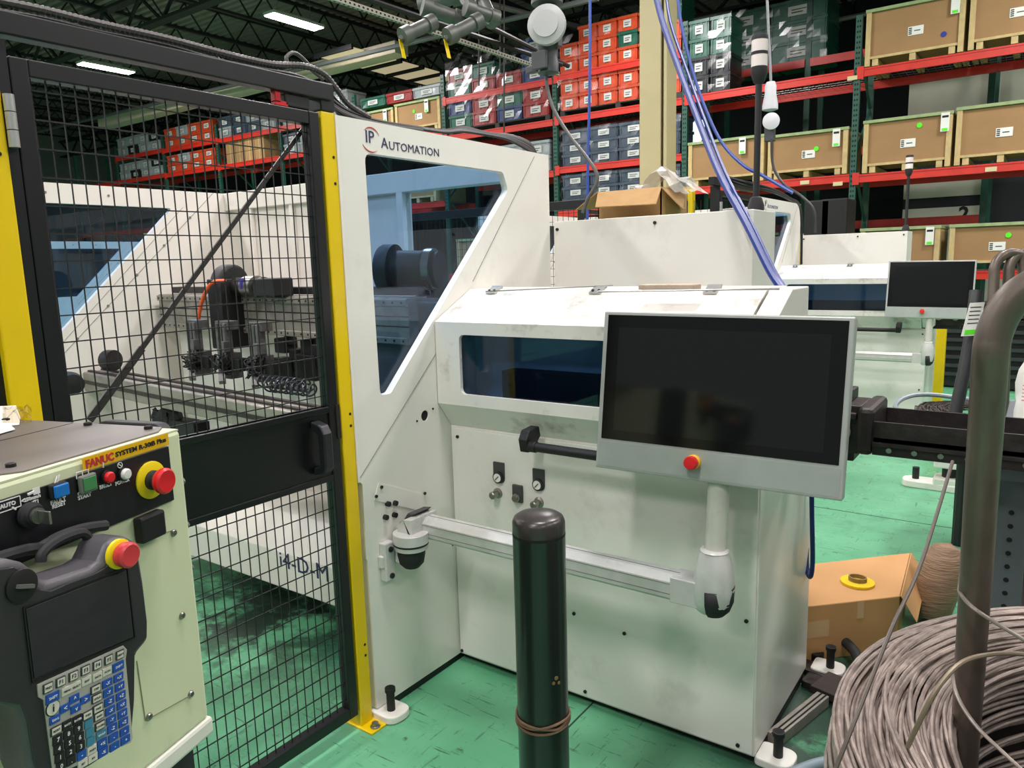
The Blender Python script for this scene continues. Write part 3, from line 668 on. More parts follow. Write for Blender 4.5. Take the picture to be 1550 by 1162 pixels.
def bender_unit():
    t = thing('bending_head', 'twin aluminium beam bending head with grippers and servo motors behind the gate mesh', 'machine', (-3.1, 2.2, 0))
    A = Vector((-4.16, 2.40, 0)); B = Vector((-2.02, 2.20, 0)); d = (B-A).normalized(); nrm = Vector((d.y, -d.x, 0))   # nrm toward camera (-y)
    Z = Vector((0, 0, 1))
    def rail(z0, z1, off, th, name, m, a=0, b=1, par=t):
        p = A+(B-A)*a+nrm*off+Z*(z0+z1)/2; q = A+(B-A)*b+nrm*off+Z*(z0+z1)/2
        return MB().bar(p, q, th, z1-z0).build(name, m, par, bevel=.004)
    u = rail(1.29, 1.475, .0, .10, 'upper_beam', alu)
    rail(1.48, 1.515, -.03, .05, 'guide_rail', dmetal, .03, 1)
    rail(1.44, 1.47, .055, .012, 'hole_strip', alu, 0, 1, u); rail(1.29, 1.318, .055, .012, 'hole_strip', alu, 0, 1, u)
    g = MB()
    for z in (1.36, 1.40): g.bar(A+nrm*.051+Z*z, B+nrm*.051+Z*z, .002, .005)
    for k in range(40):
        for z in (1.455, 1.304): P = A+(B-A)*(k+.5)/40+nrm*.061+Z*z; g.cyl(P, P+nrm*.002, .005, 6)
    g.build('slot', darkc, u)
    # lower beam
    LA, LB = Vector((-4.2, 1.97, 0)), Vector((-1.95, 1.76, 0))
    l = MB().bar(LA+Z*1.03, LB+Z*1.03, .13, .10).build('lower_beam', alu, t, bevel=.006)
    g = MB().bar(LA+Z*1.083+Vector((0, -.03, 0)), LB+Z*1.083+Vector((0, -.03, 0)), .02, .012).bar(LA+Z*1.083+Vector((0, .04, 0)), LB+Z*1.083+Vector((0, .04, 0)), .02, .012).bar(LA+Z*1.03+Vector((0, -.066, 0)), LB+Z*1.03+Vector((0, -.066, 0)), .004, .02)
    g.build('guide_rail', dmetal, l)
    # round drive housing (disk) with motor and grey box
    c = at(345, 452, 'y', 2.22)
    prof = [(0, -.04), (.085, -.04), (.095, -.03), (.095, .03), (.085, .04), (0, .04)]
    hs = MB().lathe(prof, (c.x, 2.24, 1.535), (1, .12, 0), 28).box(c.x-.045, c.x+.06, 2.14, 2.30, 1.22, 1.56).build('drive_housing', blackm, t, bevel=.006, smooth=True)
    MB().cyl((c.x+.04, 2.24, 1.52), (c.x+.30, 2.22, 1.52), .045, 18).build('drive_motor', dmetal, t, smooth=True)
    MB().cyl((c.x+.17, 2.22, 1.52), (c.x+.26, 2.21, 1.52), .052, 18).build('motor_sleeve', steel, t, smooth=True)
    MB().box(c.x+.19, c.x+.20, 2.16, 2.18, 1.51, 1.56).build('purple_tab', mat('purple', (62, 52, 150), .5), t)
    MB().box(c.x+.30, c.x+.46, 2.15, 2.26, 1.475, 1.56).build('motor_box', blackm, t, bevel=.008)
    MB().tube([c+Vector((.14, -.1, .09)), c+Vector((.06, -.12, .08)), c+Vector((-.03, -.12, .0)), c+Vector((-.09, -.12, -.12)), c+Vector((-.11, -.12, -.2))], .009, 8).build('orange_cable', mat('orange_cable', (230, 92, 40), .5), t, smooth=True)
    # second round motor seen through the blue window
    c2 = at(590, 408, 'y', 2.30)
    MB().lathe([(0, -.05), (.03, -.05), (.05, -.04), (.055, -.03), (.10, -.03), (.105, -.02), (.105, .03), (.08, .035), (.078, .16), (.085, .165), (.085, .2), (.075, .2), (.075, .23), (0, .23)], c2, (.93, .3, -.02), 32).build('drive_motor', blackm, t, smooth=True)
    MB().cyl(c2+Vector((.17, .05, 0)), c2+Vector((.20, .06, 0)), .083, 28).build('motor_ring', steel, t, smooth=True)
    MB().box(c2.x-.1, c2.x+.4, 2.2, 2.42, 1.0, 1.46).build('motor_bed', mat('bed_grey', (92, 88, 86), .5), t, bevel=.01)
    # gripper towers
    for k, (uu, vv) in enumerate(((300, 535), (345, 540), (395, 548))):
        P = at(uu, vv, 'y', 2.05); x = P.x
        g = MB()
        for o_ in (-.026, 0, .026): g.box(x+o_-.009, x+o_+.009, 2.02, 2.06, 1.17, 1.36)
        g.box(x-.05, x+.05, 2.03, 2.09, 1.33, 1.37).box(x-.03, x+.03, 2.04, 2.10, 1.1, 1.22).cyl((x, 2.0, 1.18), (x, 2.1, 1.18), .03, 12).bar((x-.01, 2.02, 1.16), (x+.03, 1.99, 1.09), .03).box(x+.02, x+.05, 2.0, 2.05, 1.23, 1.28)
        gt = g.build('gripper', mat('gripper_metal', (104, 102, 102), .4, .5, var=.3, vscale=30), t, bevel=.002)
        cb = MB()
        for q in range(15):
            a = random.uniform(0, 6); cb.tube([(x+random.uniform(-.05, .05), 2.0+random.uniform(-.02, .05), 1.12+random.uniform(0, .1)) for _ in range(5)], .0035, 5, 5)
        cb.build('gripper_cable', blackm, gt, smooth=True)
        MB().box(x+.05, x+.11, 2.03, 2.08, 1.14, 1.2).build('gripper_block', blackm, gt, bevel=.004)
    P = at(420, 590, 'y', 2.0); cb = MB()
    sp = []
    for k in range(70): a = k*.9; sp.append((P.x-.04+k*.0045, 1.95+.03*math.cos(a), 1.13+.025*math.sin(a)))
    cb.tube(sp, .004, 5, 3)
    sp = []
    for k in range(60): a = k*.9; sp.append((P.x+.04+k*.005, 1.92+.028*math.cos(a), 1.12+.024*math.sin(a)))
    cb.tube(sp, .004, 5, 3); cb.build('coiled_hose', mat('hose_blueblack', (38, 44, 52), .35), t, smooth=True)
    # black blocks on back wall side
    for (uu, vv, yy, w_, h_, nm) in ((262, 532, 2.5, .10, .05, 'clamp_block'), (440, 560, 2.3, .1, .10, 'clamp_block'), (475, 555, 2.25, .09, .10, 'clamp_block'), (435, 522, 2.3, .05, .06, 'clamp_block'), (475, 525, 2.3, .05, .06, 'clamp_block')):
        P = at(uu, vv, 'y', yy); MB().box(P.x-w_, P.x+w_*.6, yy-.04, yy+.04, P.z-h_*.6, P.z+h_*.6).box(P.x+w_*.3, P.x+w_*.8, yy-.03, yy+.03, P.z, P.z+h_*1.1).build(nm, blackm, t, bevel=.006)
    # lower round wheel unit, left black cylinder
    P = at(112, 578, 'y', 1.72)
    MB().lathe([(0, 0), (.04, 0), (.045, .01), (.055, .1), (.05, .16), (0, .17)], P+Vector((-.12, .02, 0)), (1, -.25, -.05), 22).build('end_motor', blackm, t, smooth=True)
    P = at(160, 545, 'y', 1.95); MB().lathe([(0, 0), (.05, 0), (.055, .01), (.055, .06), (0, .07)], P, (1, .3, 0), 20).build('end_cap', dmetal, t, smooth=True)
    P = at(255, 635, 'y', 1.9)
    w_ = MB().lathe([(.02, 0), (.06, 0), (.06, .03), (.045, .035), (.02, .035), (0, .03)], P+Vector((.03, 0, .01)), (.5, -1, .2), 20).cyl(P+Vector((-.1, 0, .01)), P+Vector((.06, 0, 0)), .03, 12).box(P.x+.03, P.x+.26, P.y-.03, P.y+.05, P.z-.06, P.z+.01)
    for q in range(10): w_.tube([(P.x+random.uniform(-.09, .05), P.y-.03, P.z+random.uniform(-.04, .06)) for _ in range(4)], .006, 5, 4)
    w_.build('cable_drag_head', blackm, t, smooth=True)
    P = at(455, 660, 'y', 1.95); MB().prism([(P.x-.5, P.z-.12), (P.x-.4, P.z+.02), (P.x-.25, P.z+.05), (P.x+.2, P.z+.03), (P.x+.2, P.z-.12)], 'y', 1.93, 2.3).build('chute_guard', mat('guard_grey', (112, 106, 102), .45, .3), t, bevel=.01)
    MB().box(-4.1, -2.0, 2.42, 2.6, .46, 1.3).build('pedestal', whitein, t)
    return t
M1 = machine(); B1 = bender_unit()
# ---- fence: posts, header, gate
def post(y0, y1, label, x0=PX-.07, x1=PX+.0, ztop=2.075):
    t = thing('fence_post', label, 'post', (x0, y0, 0), group=None)
    MB().box(x0, x1, y0, y1, 0, ztop).build('post_tube', yellow, t, bevel=.004)
    MB().box(x0-.005, x1+.06, y0-.008, y1+.008, 0, .008).build('base_plate', yellow, t, bevel=.002)
    MB().lathe([(.018, 0), (.018, .004), (.012, .006), (.012, .016), (0, .018)], (x1+.04, (y0+y1)/2, .008), (0, 0, 1), 10).build('anchor_bolt', steel, t)
    h = MB()
    for z in (1.94, 1.86, 1.12, 1.08, .30, .26): h.cyl((x1, (y0+y1)/2+.012, z), (x1+.001, (y0+y1)/2+.012, z), .005, 8)
    h.build('bolt_hole', darkc, t)
    return t
pR = post(1.622, 1.676, 'yellow square fence post between the mesh gate and the logo panel')
pL = post(.68, .742, 'yellow square fence post at the left frame edge behind the controller', ztop=2.10)
hd = thing('gate_header', 'black header rail over the gate from the left edge to the logo panel', 'rail', (PX-.03, .6, 2.1))
MB().box(PX-.035, PX+.01, -.6, 1.665, 2.108, 2.158).build('header_tube', black, hd, bevel=.004)
MB().box(PX-.068, PX+.002, 1.622, 1.678, 2.076, 2.162).build('post_cap', black, hd, bevel=.004)
MB().box(PX-.02, PX+.0, 1.455, 1.475, 2.075, 2.108).box(PX-.02, PX+.0, 1.455, 1.50, 2.068, 2.082).build('red_catch', redbtn, hd, bevel=.002)
MB().box(PX-.03, PX+.0, 1.49, 1.58, 2.07, 2.106).build('safety_switch', blackm, hd, bevel=.004)
gt = thing('mesh_gate', 'black framed wire mesh gate with solid middle band and grip handle', 'gate', (PX-.03, 1.2, 0))
G0, G1 = .765, 1.612
fx0, fx1 = PX-.04, PX
MB().box(PX-.07, PX-.002, .742, .763, .0, 2.1).build('hinge_post', black, gt)
MB().box(fx0, fx1, G0, G0+.038, .06, 2.068).build('gate_stile', black, gt, bevel=.003)
MB().box(fx0, fx1, G1-.038, G1, .06, 2.068).build('gate_stile', black, gt, bevel=.003)
MB().box(fx0, fx1, G0+.038, G1-.038, 2.03, 2.068).build('gate_rail', black, gt, bevel=.003)
MB().box(fx0, fx1, G0+.038, G1-.038, .06, .10).build('gate_rail', black, gt, bevel=.003)
bd = MB().box(fx0+.01, fx1-.006, G0+.038, G1-.038, .915, 1.16).box(fx0, fx1, G0+.038, G1-.038, .915, .935).box(fx0, fx1, G0+.038, G1-.038, 1.14, 1.16).build('middle_band', mat('band_black', (12, 12, 15), .32), gt, bevel=.002)
mesh = MB(); y = G0+.045
while y < G1-.04:
    for z0, z1 in ((.1, .915), (1.16, 2.03)): mesh.box(PX-.022, PX-.0195, y, y+.0026, z0, z1)
    y += .0316
z = .13
while z < 2.03:
    if not .9 < z < 1.17: mesh.box(PX-.0195, PX-.0165, G0+.038, G1-.038, z, z+.003)
    z += .0625
mesh.build('wire_mesh', blackm, gt, kind='stuff')
hn = MB().prism([(1.485, .945), (1.525, .945), (1.53, 1.10), (1.515, 1.13), (1.48, 1.125), (1.485, 1.10), (1.49, 1.08), (1.49, .97)], 'x', PX+.0, PX+.055)
hn = MB().prism([(PX, .95), (PX+.05, .965), (PX+.06, .98), (PX+.06, 1.09), (PX+.045, 1.115), (PX, 1.125), (PX, 1.10), (PX+.03, 1.085), (PX+.03, .985), (PX, .975)], 'y', 1.495, 1.53)
hnb = MB(); hnb.v = [(p[0], p[1], p[2]) for p in hn.v]; hnb.f = hn.f
hnb.build('grip_handle', mat('handle_black', (30, 31, 36), .4), gt, bevel=.005)
MB().box(PX-.006, PX-.003, 1.535, 1.565, .955, .975).build('yellow_sticker', yellow, gt)
MB().box(PX, PX+.004, 1.60, 1.615, 1.05, 1.16).build('latch_plate', dmetal, gt)
for z in (1.93, 1.2, .3):
    hg = MB().cyl((PX+.008, .752, z-.055), (PX+.008, .752, z-.02), .011, 12).cyl((PX+.008, .752, z-.018), (PX+.008, .752, z+.018), .011, 12).cyl((PX+.008, .752, z+.02), (PX+.008, .752, z+.055), .011, 12).build('hinge', mat('hinge_bright', (190, 190, 188), .3, .6), gt, smooth=True)
br = MB().bar(at(464, 188, 'x', PX-.05), at(190, 560, 'x', PX-.05), .013, .006, up=(1, 0, 0)).bar(at(215, 527, 'x', PX-.048), at(135, 636, 'x', PX-.048), .019, .006, up=(1, 0, 0)).build('brace_bar', mat('brace_grey', (58, 52, 50), .45), gt)
# fence panel left of the left post (dark, mostly hidden)
fp = thing('safety_fence', 'black fence panel left of the yellow post at the frame edge', 'fence', (PX-.03, .2, 0))
MB().box(PX-.06, PX-.02, -.6, .68, .1, 2.09).build('black_sheet', black, fp)

# second and third machine: copies of the first
OFF2 = Vector((-.10, 4.60, 0))
def shift(t, off, label, rot=None):
    c = copy_tree(t); c.location = Vector(t.location)+off; c['label'] = label; return c
M2 = shift(M1, OFF2, 'identical white bending machine further back, behind the black monitor and straightener')
shift(pR, OFF2+Vector((0, 0, 0)), 'yellow fence post right behind the stack light, beside the far logo panel')
shift(pL, OFF2+Vector((-.18, 0, 0)), 'yellow fence post behind the open cardboard box')
h2 = thing('gate_header', 'short far black gate header between the two far yellow posts', 'rail', (PX+OFF2.x, 5.7, 2.1))
MB().box(PX+OFF2.x-.05, PX+OFF2.x, 5.25, 6.2, 2.10, 2.155).build('header_tube', black, h2, bevel=.004)
h3 = thing('safety_fence', 'far black fence running left behind the open cardboard box', 'fence', (-3.5, 5.3, 0))
MB().box(-6.5, PX+OFF2.x-.26, 5.22, 5.26, 2.0, 2.07).build('top_rail', black, h3, bevel=.003)
MB().box(-6.5, PX+OFF2.x-.26, 5.22, 5.26, .1, .14).build('bottom_rail', black, h3)
w = MB()
for k in range(90): w.box(-6.45+k*.05, -6.447+k*.05, 5.24, 5.243, .14, 2.0)
for k in range(30): w.box(-6.5, PX+OFF2.x-.26, 5.243, 5.246, .16+k*.0625, .163+k*.0625)
w.build('wire_mesh', blackm, h3, kind='stuff')
shift(gt, OFF2, 'far black mesh gate between the two far yellow posts')
P = dep(222, 347, 9.2); OFF3 = Vector((P.x+1.885, P.y-1.65, 0))
M3 = shift(M1, OFF3, 'third white machine glimpsed through the far blue window behind the gate')
shift(pR, OFF3, 'yellow fence post glimpsed through the far blue window')
OFF4 = Vector((-2.1, 4.55, 0))
shift(pR, OFF4+Vector((.35, .1, 0)), 'yellow fence post seen through the blue window of the logo panel')
f4 = shift(gt, OFF4+Vector((.4, .9, 0)), 'dark mesh gate seen through the blue window of the logo panel')
# ---- stack lights
def stack(label):
    P = Vector((EBX-.038, 3.07, 1.777)); t = thing('stack_light', label, 'signal light', tuple(P))
    MB().lathe([(.032, 0), (.032, .02), (.022, .05), (.014, .055), (0, .055)], P, n=16).build('mount', rubber, t, smooth=True)
    MB().cyl(P+Vector((0, 0, .05)), P+Vector((0, 0, .50)), .0125, 14).build('pole', mat('pole_black', (44, 44, 46), .35, .2), t, smooth=True)
    MB().lathe([(.012, 0), (.022, .01), (.031, .04), (.031, .065), (0, .065)], P+Vector((0, 0, .48)), n=18).build('holder', rubber, t, smooth=True)
    lens = mat('lens_clear', (226, 214, 210), .3)
    MB().cyl(P+Vector((0, 0, .545)), P+Vector((0, 0, .588)), .031, 18).build('lens', lens, t, smooth=True)
    MB().cyl(P+Vector((0, 0, .588)), P+Vector((0, 0, .6)), .0315, 18).build('lens_ring', rubber, t, smooth=True)
    MB().cyl(P+Vector((0, 0, .60)), P+Vector((0, 0, .643)), .031, 18).build('lens', lens, t, smooth=True)
    MB().lathe([(.0315, 0), (.0315, .012), (.028, .02), (0, .021)], P+Vector((0, 0, .643)), n=18).build('top_cap', rubber, t, smooth=True)
    return t
S1 = stack('black stack light with two clear lenses on the near white electrical box')
shift(S1, OFF2, 'smaller-looking stack light in front of the middle crate, on the far machine')

# ---- swing-arm monitor
def make_monitor(label, rotz=math.radians(4.5), tilt=math.radians(-8)):
    # local frame: origin below the panel centre at the arm elbow; x right, y away, z up
    P = Vector((-.695, 1.905, .675)); t = thing('operator_panel', label, 'monitor', tuple(P)); t['_o'] = (0, 0, 0)
    M = Matrix.Translation(Vector((-.709-P.x, 1.925-P.y, 1.222-P.z))) @ Matrix.Rotation(rotz, 4, 'Z') @ Matrix.Rotation(tilt, 4, 'X') @ Matrix.Rotation(math.radians(.7), 4, 'Y')
    Wd, Hh = .335, .2285
    MB().box(-Wd, Wd, .0, .045, -Hh, Hh).xf(M).build('panel_housing', mat('panel_silver', (172, 176, 172), .38, .35, var=.04, vscale=20), t, bevel=.004, local=True)
    h = MB().box(-Wd+.06, Wd-.06, .045, .085, -Hh+.06, Hh-.06).xf(M).build('rear_housing', blackm, t, bevel=.004, local=True)
    MB().box(-Wd+.014, Wd-.014, -.0015, .004, -Hh+.088, Hh-.010).xf(M).build('glass_front', bezelm, t, local=True)
    MB().box(-Wd+.05, Wd-.052, -.0022, .0, -Hh+.115, Hh-.045).xf(M).build('screen', screenm, t, local=True)
    MB().box(-Wd+.008, Wd-.008, -.001, .002, -Hh+.008, -Hh+.080).xf(M).build('lower_fascia', mat('fascia_silver', (158, 166, 160), .45, .3, var=.06, vscale=12), t, local=True)
    e = MB().lathe([(.02, 0), (.02, .012), (.017, .014), (.017, .02), (0, .02)], (-.043, 0, -Hh+.052), (0, -1, 0), 20).xf(M).build('stop_collar', mat('estop_yellow', (222, 170, 20), .4), t, smooth=True, local=True)
    MB().lathe([(.014, .014), (.0185, .022), (.0185, .036), (.016, .04), (0, .041)], (-.043, 0, -Hh+.052), (0, -1, 0), 24).xf(M).build('stop_button', redbtn, t, smooth=True, local=True)
    pq = Vector((.0, .02, .33)); 
    MB().cyl((0, .01, .10), (0, .035, .36), .0295, 24).build('support_tube', mat('tube_worn', (196, 196, 186), .4, .1, var=.08, vscale=14, dirt=(110, 104, 92), dscale=9, damt=.6, dthr=.56), t, smooth=True, local=True)
    # elbow: lathe-like rounded body with black boot
    el = MB(); secs = [(.036, .036, .125, 0), (.044, .044, .10, 0), (.052, .05, .06, .0), (.056, .052, .02, 0), (.054, .05, -.02, -.002), (.044, .04, -.045, -.006), (.028, .026, -.058, -.01)]
    n = 20; v = []
    for a_, b_, z, ox in secs: v += [(ox+a_*math.copysign(abs(math.cos(2*PI*i/n))**.8, math.cos(2*PI*i/n)), b_*math.copysign(abs(math.sin(2*PI*i/n))**.8, math.sin(2*PI*i/n))+.005, z) for i in range(n)]
    f = [(k*n+i, k*n+(i+1) % n, (k+1)*n+(i+1) % n, (k+1)*n+i) for k in range(len(secs)-1) for i in range(n)] + [tuple(range(n)), tuple((len(secs)-1)*n+i for i in range(n))]
    el.add(v, f); el.box(-.115, -.02, -.033, .043, -.04, .035)
    el.build('elbow', armgrey, t, smooth=True, local=True, bevel=.003)
    MB().lathe([(.037, 0), (.040, .004), (.037, .008), (.03, .008)], (0, .005, .122), n=24).build('elbow_collar', armgrey, t, smooth=True, local=True)
    bo = MB(); n = 12; v = []
    for k, (r_, z) in enumerate(((.058, .02), (.0565, -.018), (.047, -.044), (.032, -.060), (.006, -.063))):
        for i in range(n+1):
            a = math.radians(-95+130*i/n); v.append((-.002+r_*math.cos(a), .005+r_*.95*math.sin(a), z-(0 if i < 4 else 0)+(.012*(i/n) if k == 0 else 0)))
    bo.add(v, [(k*(n+1)+i, k*(n+1)+i+1, (k+1)*(n+1)+i+1, (k+1)*(n+1)+i) for k in range(4) for i in range(n)])
    o = bo.build('elbow_boot', rubber, t, smooth=True, local=True); sl = o.modifiers.new('s', 'SOLIDIFY'); sl.thickness = .003
    # horizontal arm profile (chamfered)
    x0 = -1.77+.695; sec = [(-.033, -.03), (-.018, -.042), (.028, -.042), (.04, -.03), (.04, .022), (.024, .036), (-.014, .036), (-.033, .018)]
    MB().prism([(a+.003, b) for a, b in sec], 'x', x0, -.09).build('arm_profile', armgrey, t, bevel=.002, local=True)
    gm = mat('groove_grey', (120, 118, 112), .5)
    MB().box(x0, -.1, -.0315, -.0300, -.018, -.0165).box(x0, -.1, -.0315, -.0300, .012, .0135).box(x0, -.1, .005, .008, .0355, .0368).build('profile_groove', gm, t, local=True)
    # wall joint
    jx = -1.778+.695; jy = -.062
    MB().cyl((jx, jy, -.045), (jx, jy, -.008), .064, 30).cyl((jx, jy, -.068), (jx, jy, -.05), .060, 30).build('swivel_disc', armgrey, t, smooth=True, bevel=.002, local=True)
    MB().cyl((jx, jy, -.051), (jx, jy, -.044), .0625, 30).build('swivel_seal', rubber, t, smooth=True, local=True)
    MB().lathe([(.05, 0), (.05, -.025), (.044, -.055), (.028, -.072), (0, -.075)], (jx-.002, jy, -.066), n=22).build('swivel_boot', rubber, t, smooth=True, local=True)
    MB().prism([(jx-.045, -.02), (jx-.04, .012), (jx-.012, .04), (x0+.02, .045), (x0+.02, -.04), (jx+.03, -.03)], 'y', -.085, .05).build('swivel_neck', armgrey, t, bevel=.008, local=True)
    MB().prism([(jx-.052, -.015), (jx-.052, .02), (jx-.03, .050), (jx+.012, .056), (jx-.006, .043), (jx-.04, .010)], 'y', -.045, .048).build('neck_boot', mat('boot_grey', (66, 64, 64), .6), t, bevel=.006, local=True)
    bx = PX+.695
    MB().box(bx, bx+.03, -.15, -.105, -.175, -.035).box(bx, bx+.022, -.16, -.1, -.125, -.08).box(bx, bx+.07, -.1, -.05, -.12, -.07).build('wall_bracket', armgrey, t, bevel=.004, local=True)
    b_ = MB()
    for z in (-.06, -.158): b_.cyl((bx+.02, -.125, z), (bx+.036, -.125, z), .01, 12)
    for y_, z in ((-.10, .095), (-.065, .088), (-.115, .05), (-.07, .045)): b_.cyl((bx, y_, z), (bx+.014, y_, z), .0095, 12)
    b_.build('cap_screw', blackm, t, local=True)
    return t
mon = make_monitor('large black touchscreen on silver swing arm in front of the near machine')
m2 = copy_tree(mon); m2.scale = (.87, .93, .95); m2.location = Vector(mon.location)+OFF2+Vector((.09, -.06, .115)); m2['label'] = 'smaller-looking black touchscreen on the far machine beside the bent pipes'
# ================================================================ ROBOT CONTROLLER (front left)
CA = math.radians(17); CP = Vector((-1.05, .605, .893)); CN = Vector((math.cos(CA), math.sin(CA), 0)); CY = Vector((-math.sin(CA), math.cos(CA), 0))
def LC(u, v, off=0):
    p = hit(u, v, CP+CN*off, CN)-CP; return (p.dot(CY), p.z)
ct = thing('robot_controller', 'cream robot controller cabinet with red stop button and yellow name strip, front left', 'controller', tuple(CP), CA)
H = .472; Wc = .60; Dc = .47
body = MB().box(-Dc, 0, -Wc, 0, 0, H).build('cabinet_body', fcream, ct, bevel=.006, local=True)
MB().box(-Dc-.01, .004, -Wc-.005, .005, -.03, 0).build('base_lip', mat('lip_white', (216, 216, 204), .5), ct, bevel=.006, local=True)
MB().box(-Dc+.02, -.03, -Wc+.01, -.01, -.893, -.03).build('stand_cabinet', mat('stand_dark', (38, 38, 40), .6), ct, local=True)
tp = MB().prism([(-Dc+.0, -Wc), (-Dc, -.004), (-.03, -.004), (-.012, -.03), (-.012, -.245), (-.028, -.262), (-.028, -Wc)], 'z', H, H+.004).build('top_plate', fgrey, ct, bevel=.001, local=True)
MB().box(-Dc, -.002, -Wc, -.002, H-.001, H+.0015).build('top_rim', fcream, ct, local=True)
for x, y in ((-.04, -.02), (-.16, -.018), (-.045, -.235), (-.26, -.1), (-.33, -.02)): MB().lathe([(.006, 0), (.006, .004), (.004, .005), (0, .005)], (x, y, H+.004), n=8).build('screw', blackm, ct, local=True)
MB().box(-.2, -.199, -Wc, -.01, H+.004, H+.0046).build('plate_seam', blackm, ct, local=True)
# side cable guard on the right
MB().prism(rpoly([(-.40, .02), (-.06, .02), (-.06, .30), (-.40, .30)], .02), 'y', .004, .02).xf(Matrix.Identity(4)).build('side_guard', mat('guard_black', (50, 50, 54), .5), ct, local=True) if False else None
MB().prism(rpoly([(-.17, .19), (-.035, .19), (-.035, .478), (-.17, .478)], .02), 'y', .004, .022).build('side_guard', mat('guard_black', (50, 50, 54), .5), ct, bevel=.002, local=True)
# black operator panel
pa = [LC(0, 754), LC(253, 677), LC(260, 737), LC(0, 829)]
y1 = (pa[1][0]+pa[2][0])/2; zt = pa[1][1]; zb = pa[2][1]
zt = (LC(253, 677)[1]+LC(0, 754)[1])/2; zb = LC(263, 755)[1]; y1 = LC(257, 720)[0]
op = MB().box(0, .0035, -Wc+.01, y1, zb, zt).build('operator_plate', mat('panel_black', (22, 22, 27), .38), ct, local=True)
zt += .009
sy0 = LC(121, 698)[0]; sy1 = LC(252, 668)[0]
st_z = LC(252, 672)[1]; sz0, sz1 = zt-.006, zt+.0115
MB().box(.0035, .0042, sy0, sy1, sz0, sz1).build('name_strip', mat('strip_yellow', (222, 172, 8), .4), ct, local=True)
xa, ya = (0, 1, 0), (0, 0, 1)
_a, _b, _c, _d = [LC(u, 690)[0] for u in (124, 168, 171, 250)]
text('FANUC', .0145, (.0043, _a, (sz0+sz1)/2-.001), xa, ya, tred, ct, local=True, bold=.0006, fit=_b-_a)
text('SYSTEM R-30iB Plus', .0092, (.0043, _c, (sz0+sz1)/2), xa, ya, tblack, ct, local=True, bold=.00025, fit=_d-_c)
def lp(u, v, off=.004): y, z = LC(u, v, off); return (off, y, z)
# e-stop
q = lp(228, 726, .004)
MB().lathe([(.027, 0), (.027, .002), (.025, .003), (0, .003)], q, (1, 0, 0), 32).build('stop_ring', mat('ring_yellow', (228, 204, 20), .35), ct, smooth=True, local=True)
MB().lathe([(.014, 0), (.014, .009), (.012, .01), (.012, .02), (0, .02)], q, (1, 0, 0), 24).build('stop_collar', rubber, ct, smooth=True, local=True)
MB().lathe([(.011, .015), (.0165, .018), (.0185, .022), (.0185, .027), (.0155, .030), (.010, .0295), (0, .029)], q, (1, 0, 0), 28).build('stop_button', redbtn, ct, smooth=True, local=True)
# lamps and buttons
for (u, v, m, nm) in ((162, 722, redbtn, 'fault_lamp'), (187, 717, mat('lamp_white', (214, 214, 212), .35), 'power_lamp')):
    q = lp(u, v, .006)
    MB().lathe([(.0095, 0), (.0095, .003), (.008, .003), (0, .003)], q, (1, 0, 0), 18).build('lamp_bezel', blackm, ct, smooth=True, local=True)
    MB().lathe([(.0078, .002), (.0078, .006), (.006, .008), (0, .0085)], q, (1, 0, 0), 18).build(nm, m, ct, smooth=True, local=True)
q = lp(132, 731, .006)
MB().box(.004, .011, q[1]-.013, q[1]+.0115, q[2]-.0115, q[2]+.012).build('button_frame', mat('bezel_grey', (110, 112, 106), .35), ct, bevel=.002, local=True)
MB().box(.011, .0125, q[1]-.0105, q[1]+.009, q[2]-.0085, q[2]+.009).build('cycle_button', mat('button_green', (64, 128, 78), .3), ct, bevel=.001, local=True)
q = lp(89, 742, .008)
MB().box(.004, .010, q[1]-.012, q[1]+.0115, q[2]-.009, q[2]+.010).build('button_frame', blackm, ct, bevel=.002, local=True)
MB().box(.010, .0135, q[1]-.0095, q[1]+.011, q[2]-.008, q[2]+.008).build('reset_button', mat('button_blue', (22, 110, 186), .3), ct, bevel=.0015, local=True)
q = lp(44, 779, .006)
MB().lathe([(.0155, 0), (.0155, .006), (.012, .008), (.012, .012), (0, .012)], q, (1, 0, 0), 24).build('mode_switch', rubber, ct, smooth=True, local=True)
MB().lathe([(.0095, .010), (.0095, .016), (0, .016)], q, (1, 0, 0), 20).build('switch_core', steel, ct, smooth=True, local=True)
kk = MB().box(q[0]+.015, q[0]+.034, q[1]-.0015, q[1]+.0015, q[2]-.009, q[2]+.007)
kk.build('key', steel, ct, bevel=.0008, local=True)
def pt(s, sz, u, v, al='CENTER', bold=.0002): text(s, sz, lp(u, v, .0042), xa, ya, twhite, ct, local=True, align=al, bold=bold)
pt('FAULT', .0068, 160, 735); pt('POWER', .0068, 185, 729); pt('CYCLE', .0062, 127, 745); pt('START', .0068, 128, 751); pt('FAULT', .0072, 88, 758); pt('RESET', .0072, 89, 764)
pt('AUTO', .0068, 12, 764); pt('<250mm/s', .0058, 47, 754); pt('T1', .0062, 55, 759); pt('?', .010, 156, 704)
mk = MB(); q = lp(12, 764, .0042); a_, b2 = .0155, .0062
for dz in (-b2, b2): mk.box(.0038, .0046, q[1]-a_, q[1]+a_, q[2]+dz-.0005, q[2]+dz+.0005)
for dy in (-a_, a_): mk.box(.0038, .0046, q[1]+dy-.0005, q[1]+dy+.0005, q[2]-b2, q[2]+b2)
q = lp(124, 711, .0042)
for dy in (-.009, 0, .009): mk.box(.0038, .0046, q[1]+dy-.0005, q[1]+dy+.0005, q[2]-.004, q[2]+.004)
for dz in (-.004, .004): mk.box(.0038, .0046, q[1]-.009, q[1]+.009, q[2]+dz-.0005, q[2]+dz+.0005)
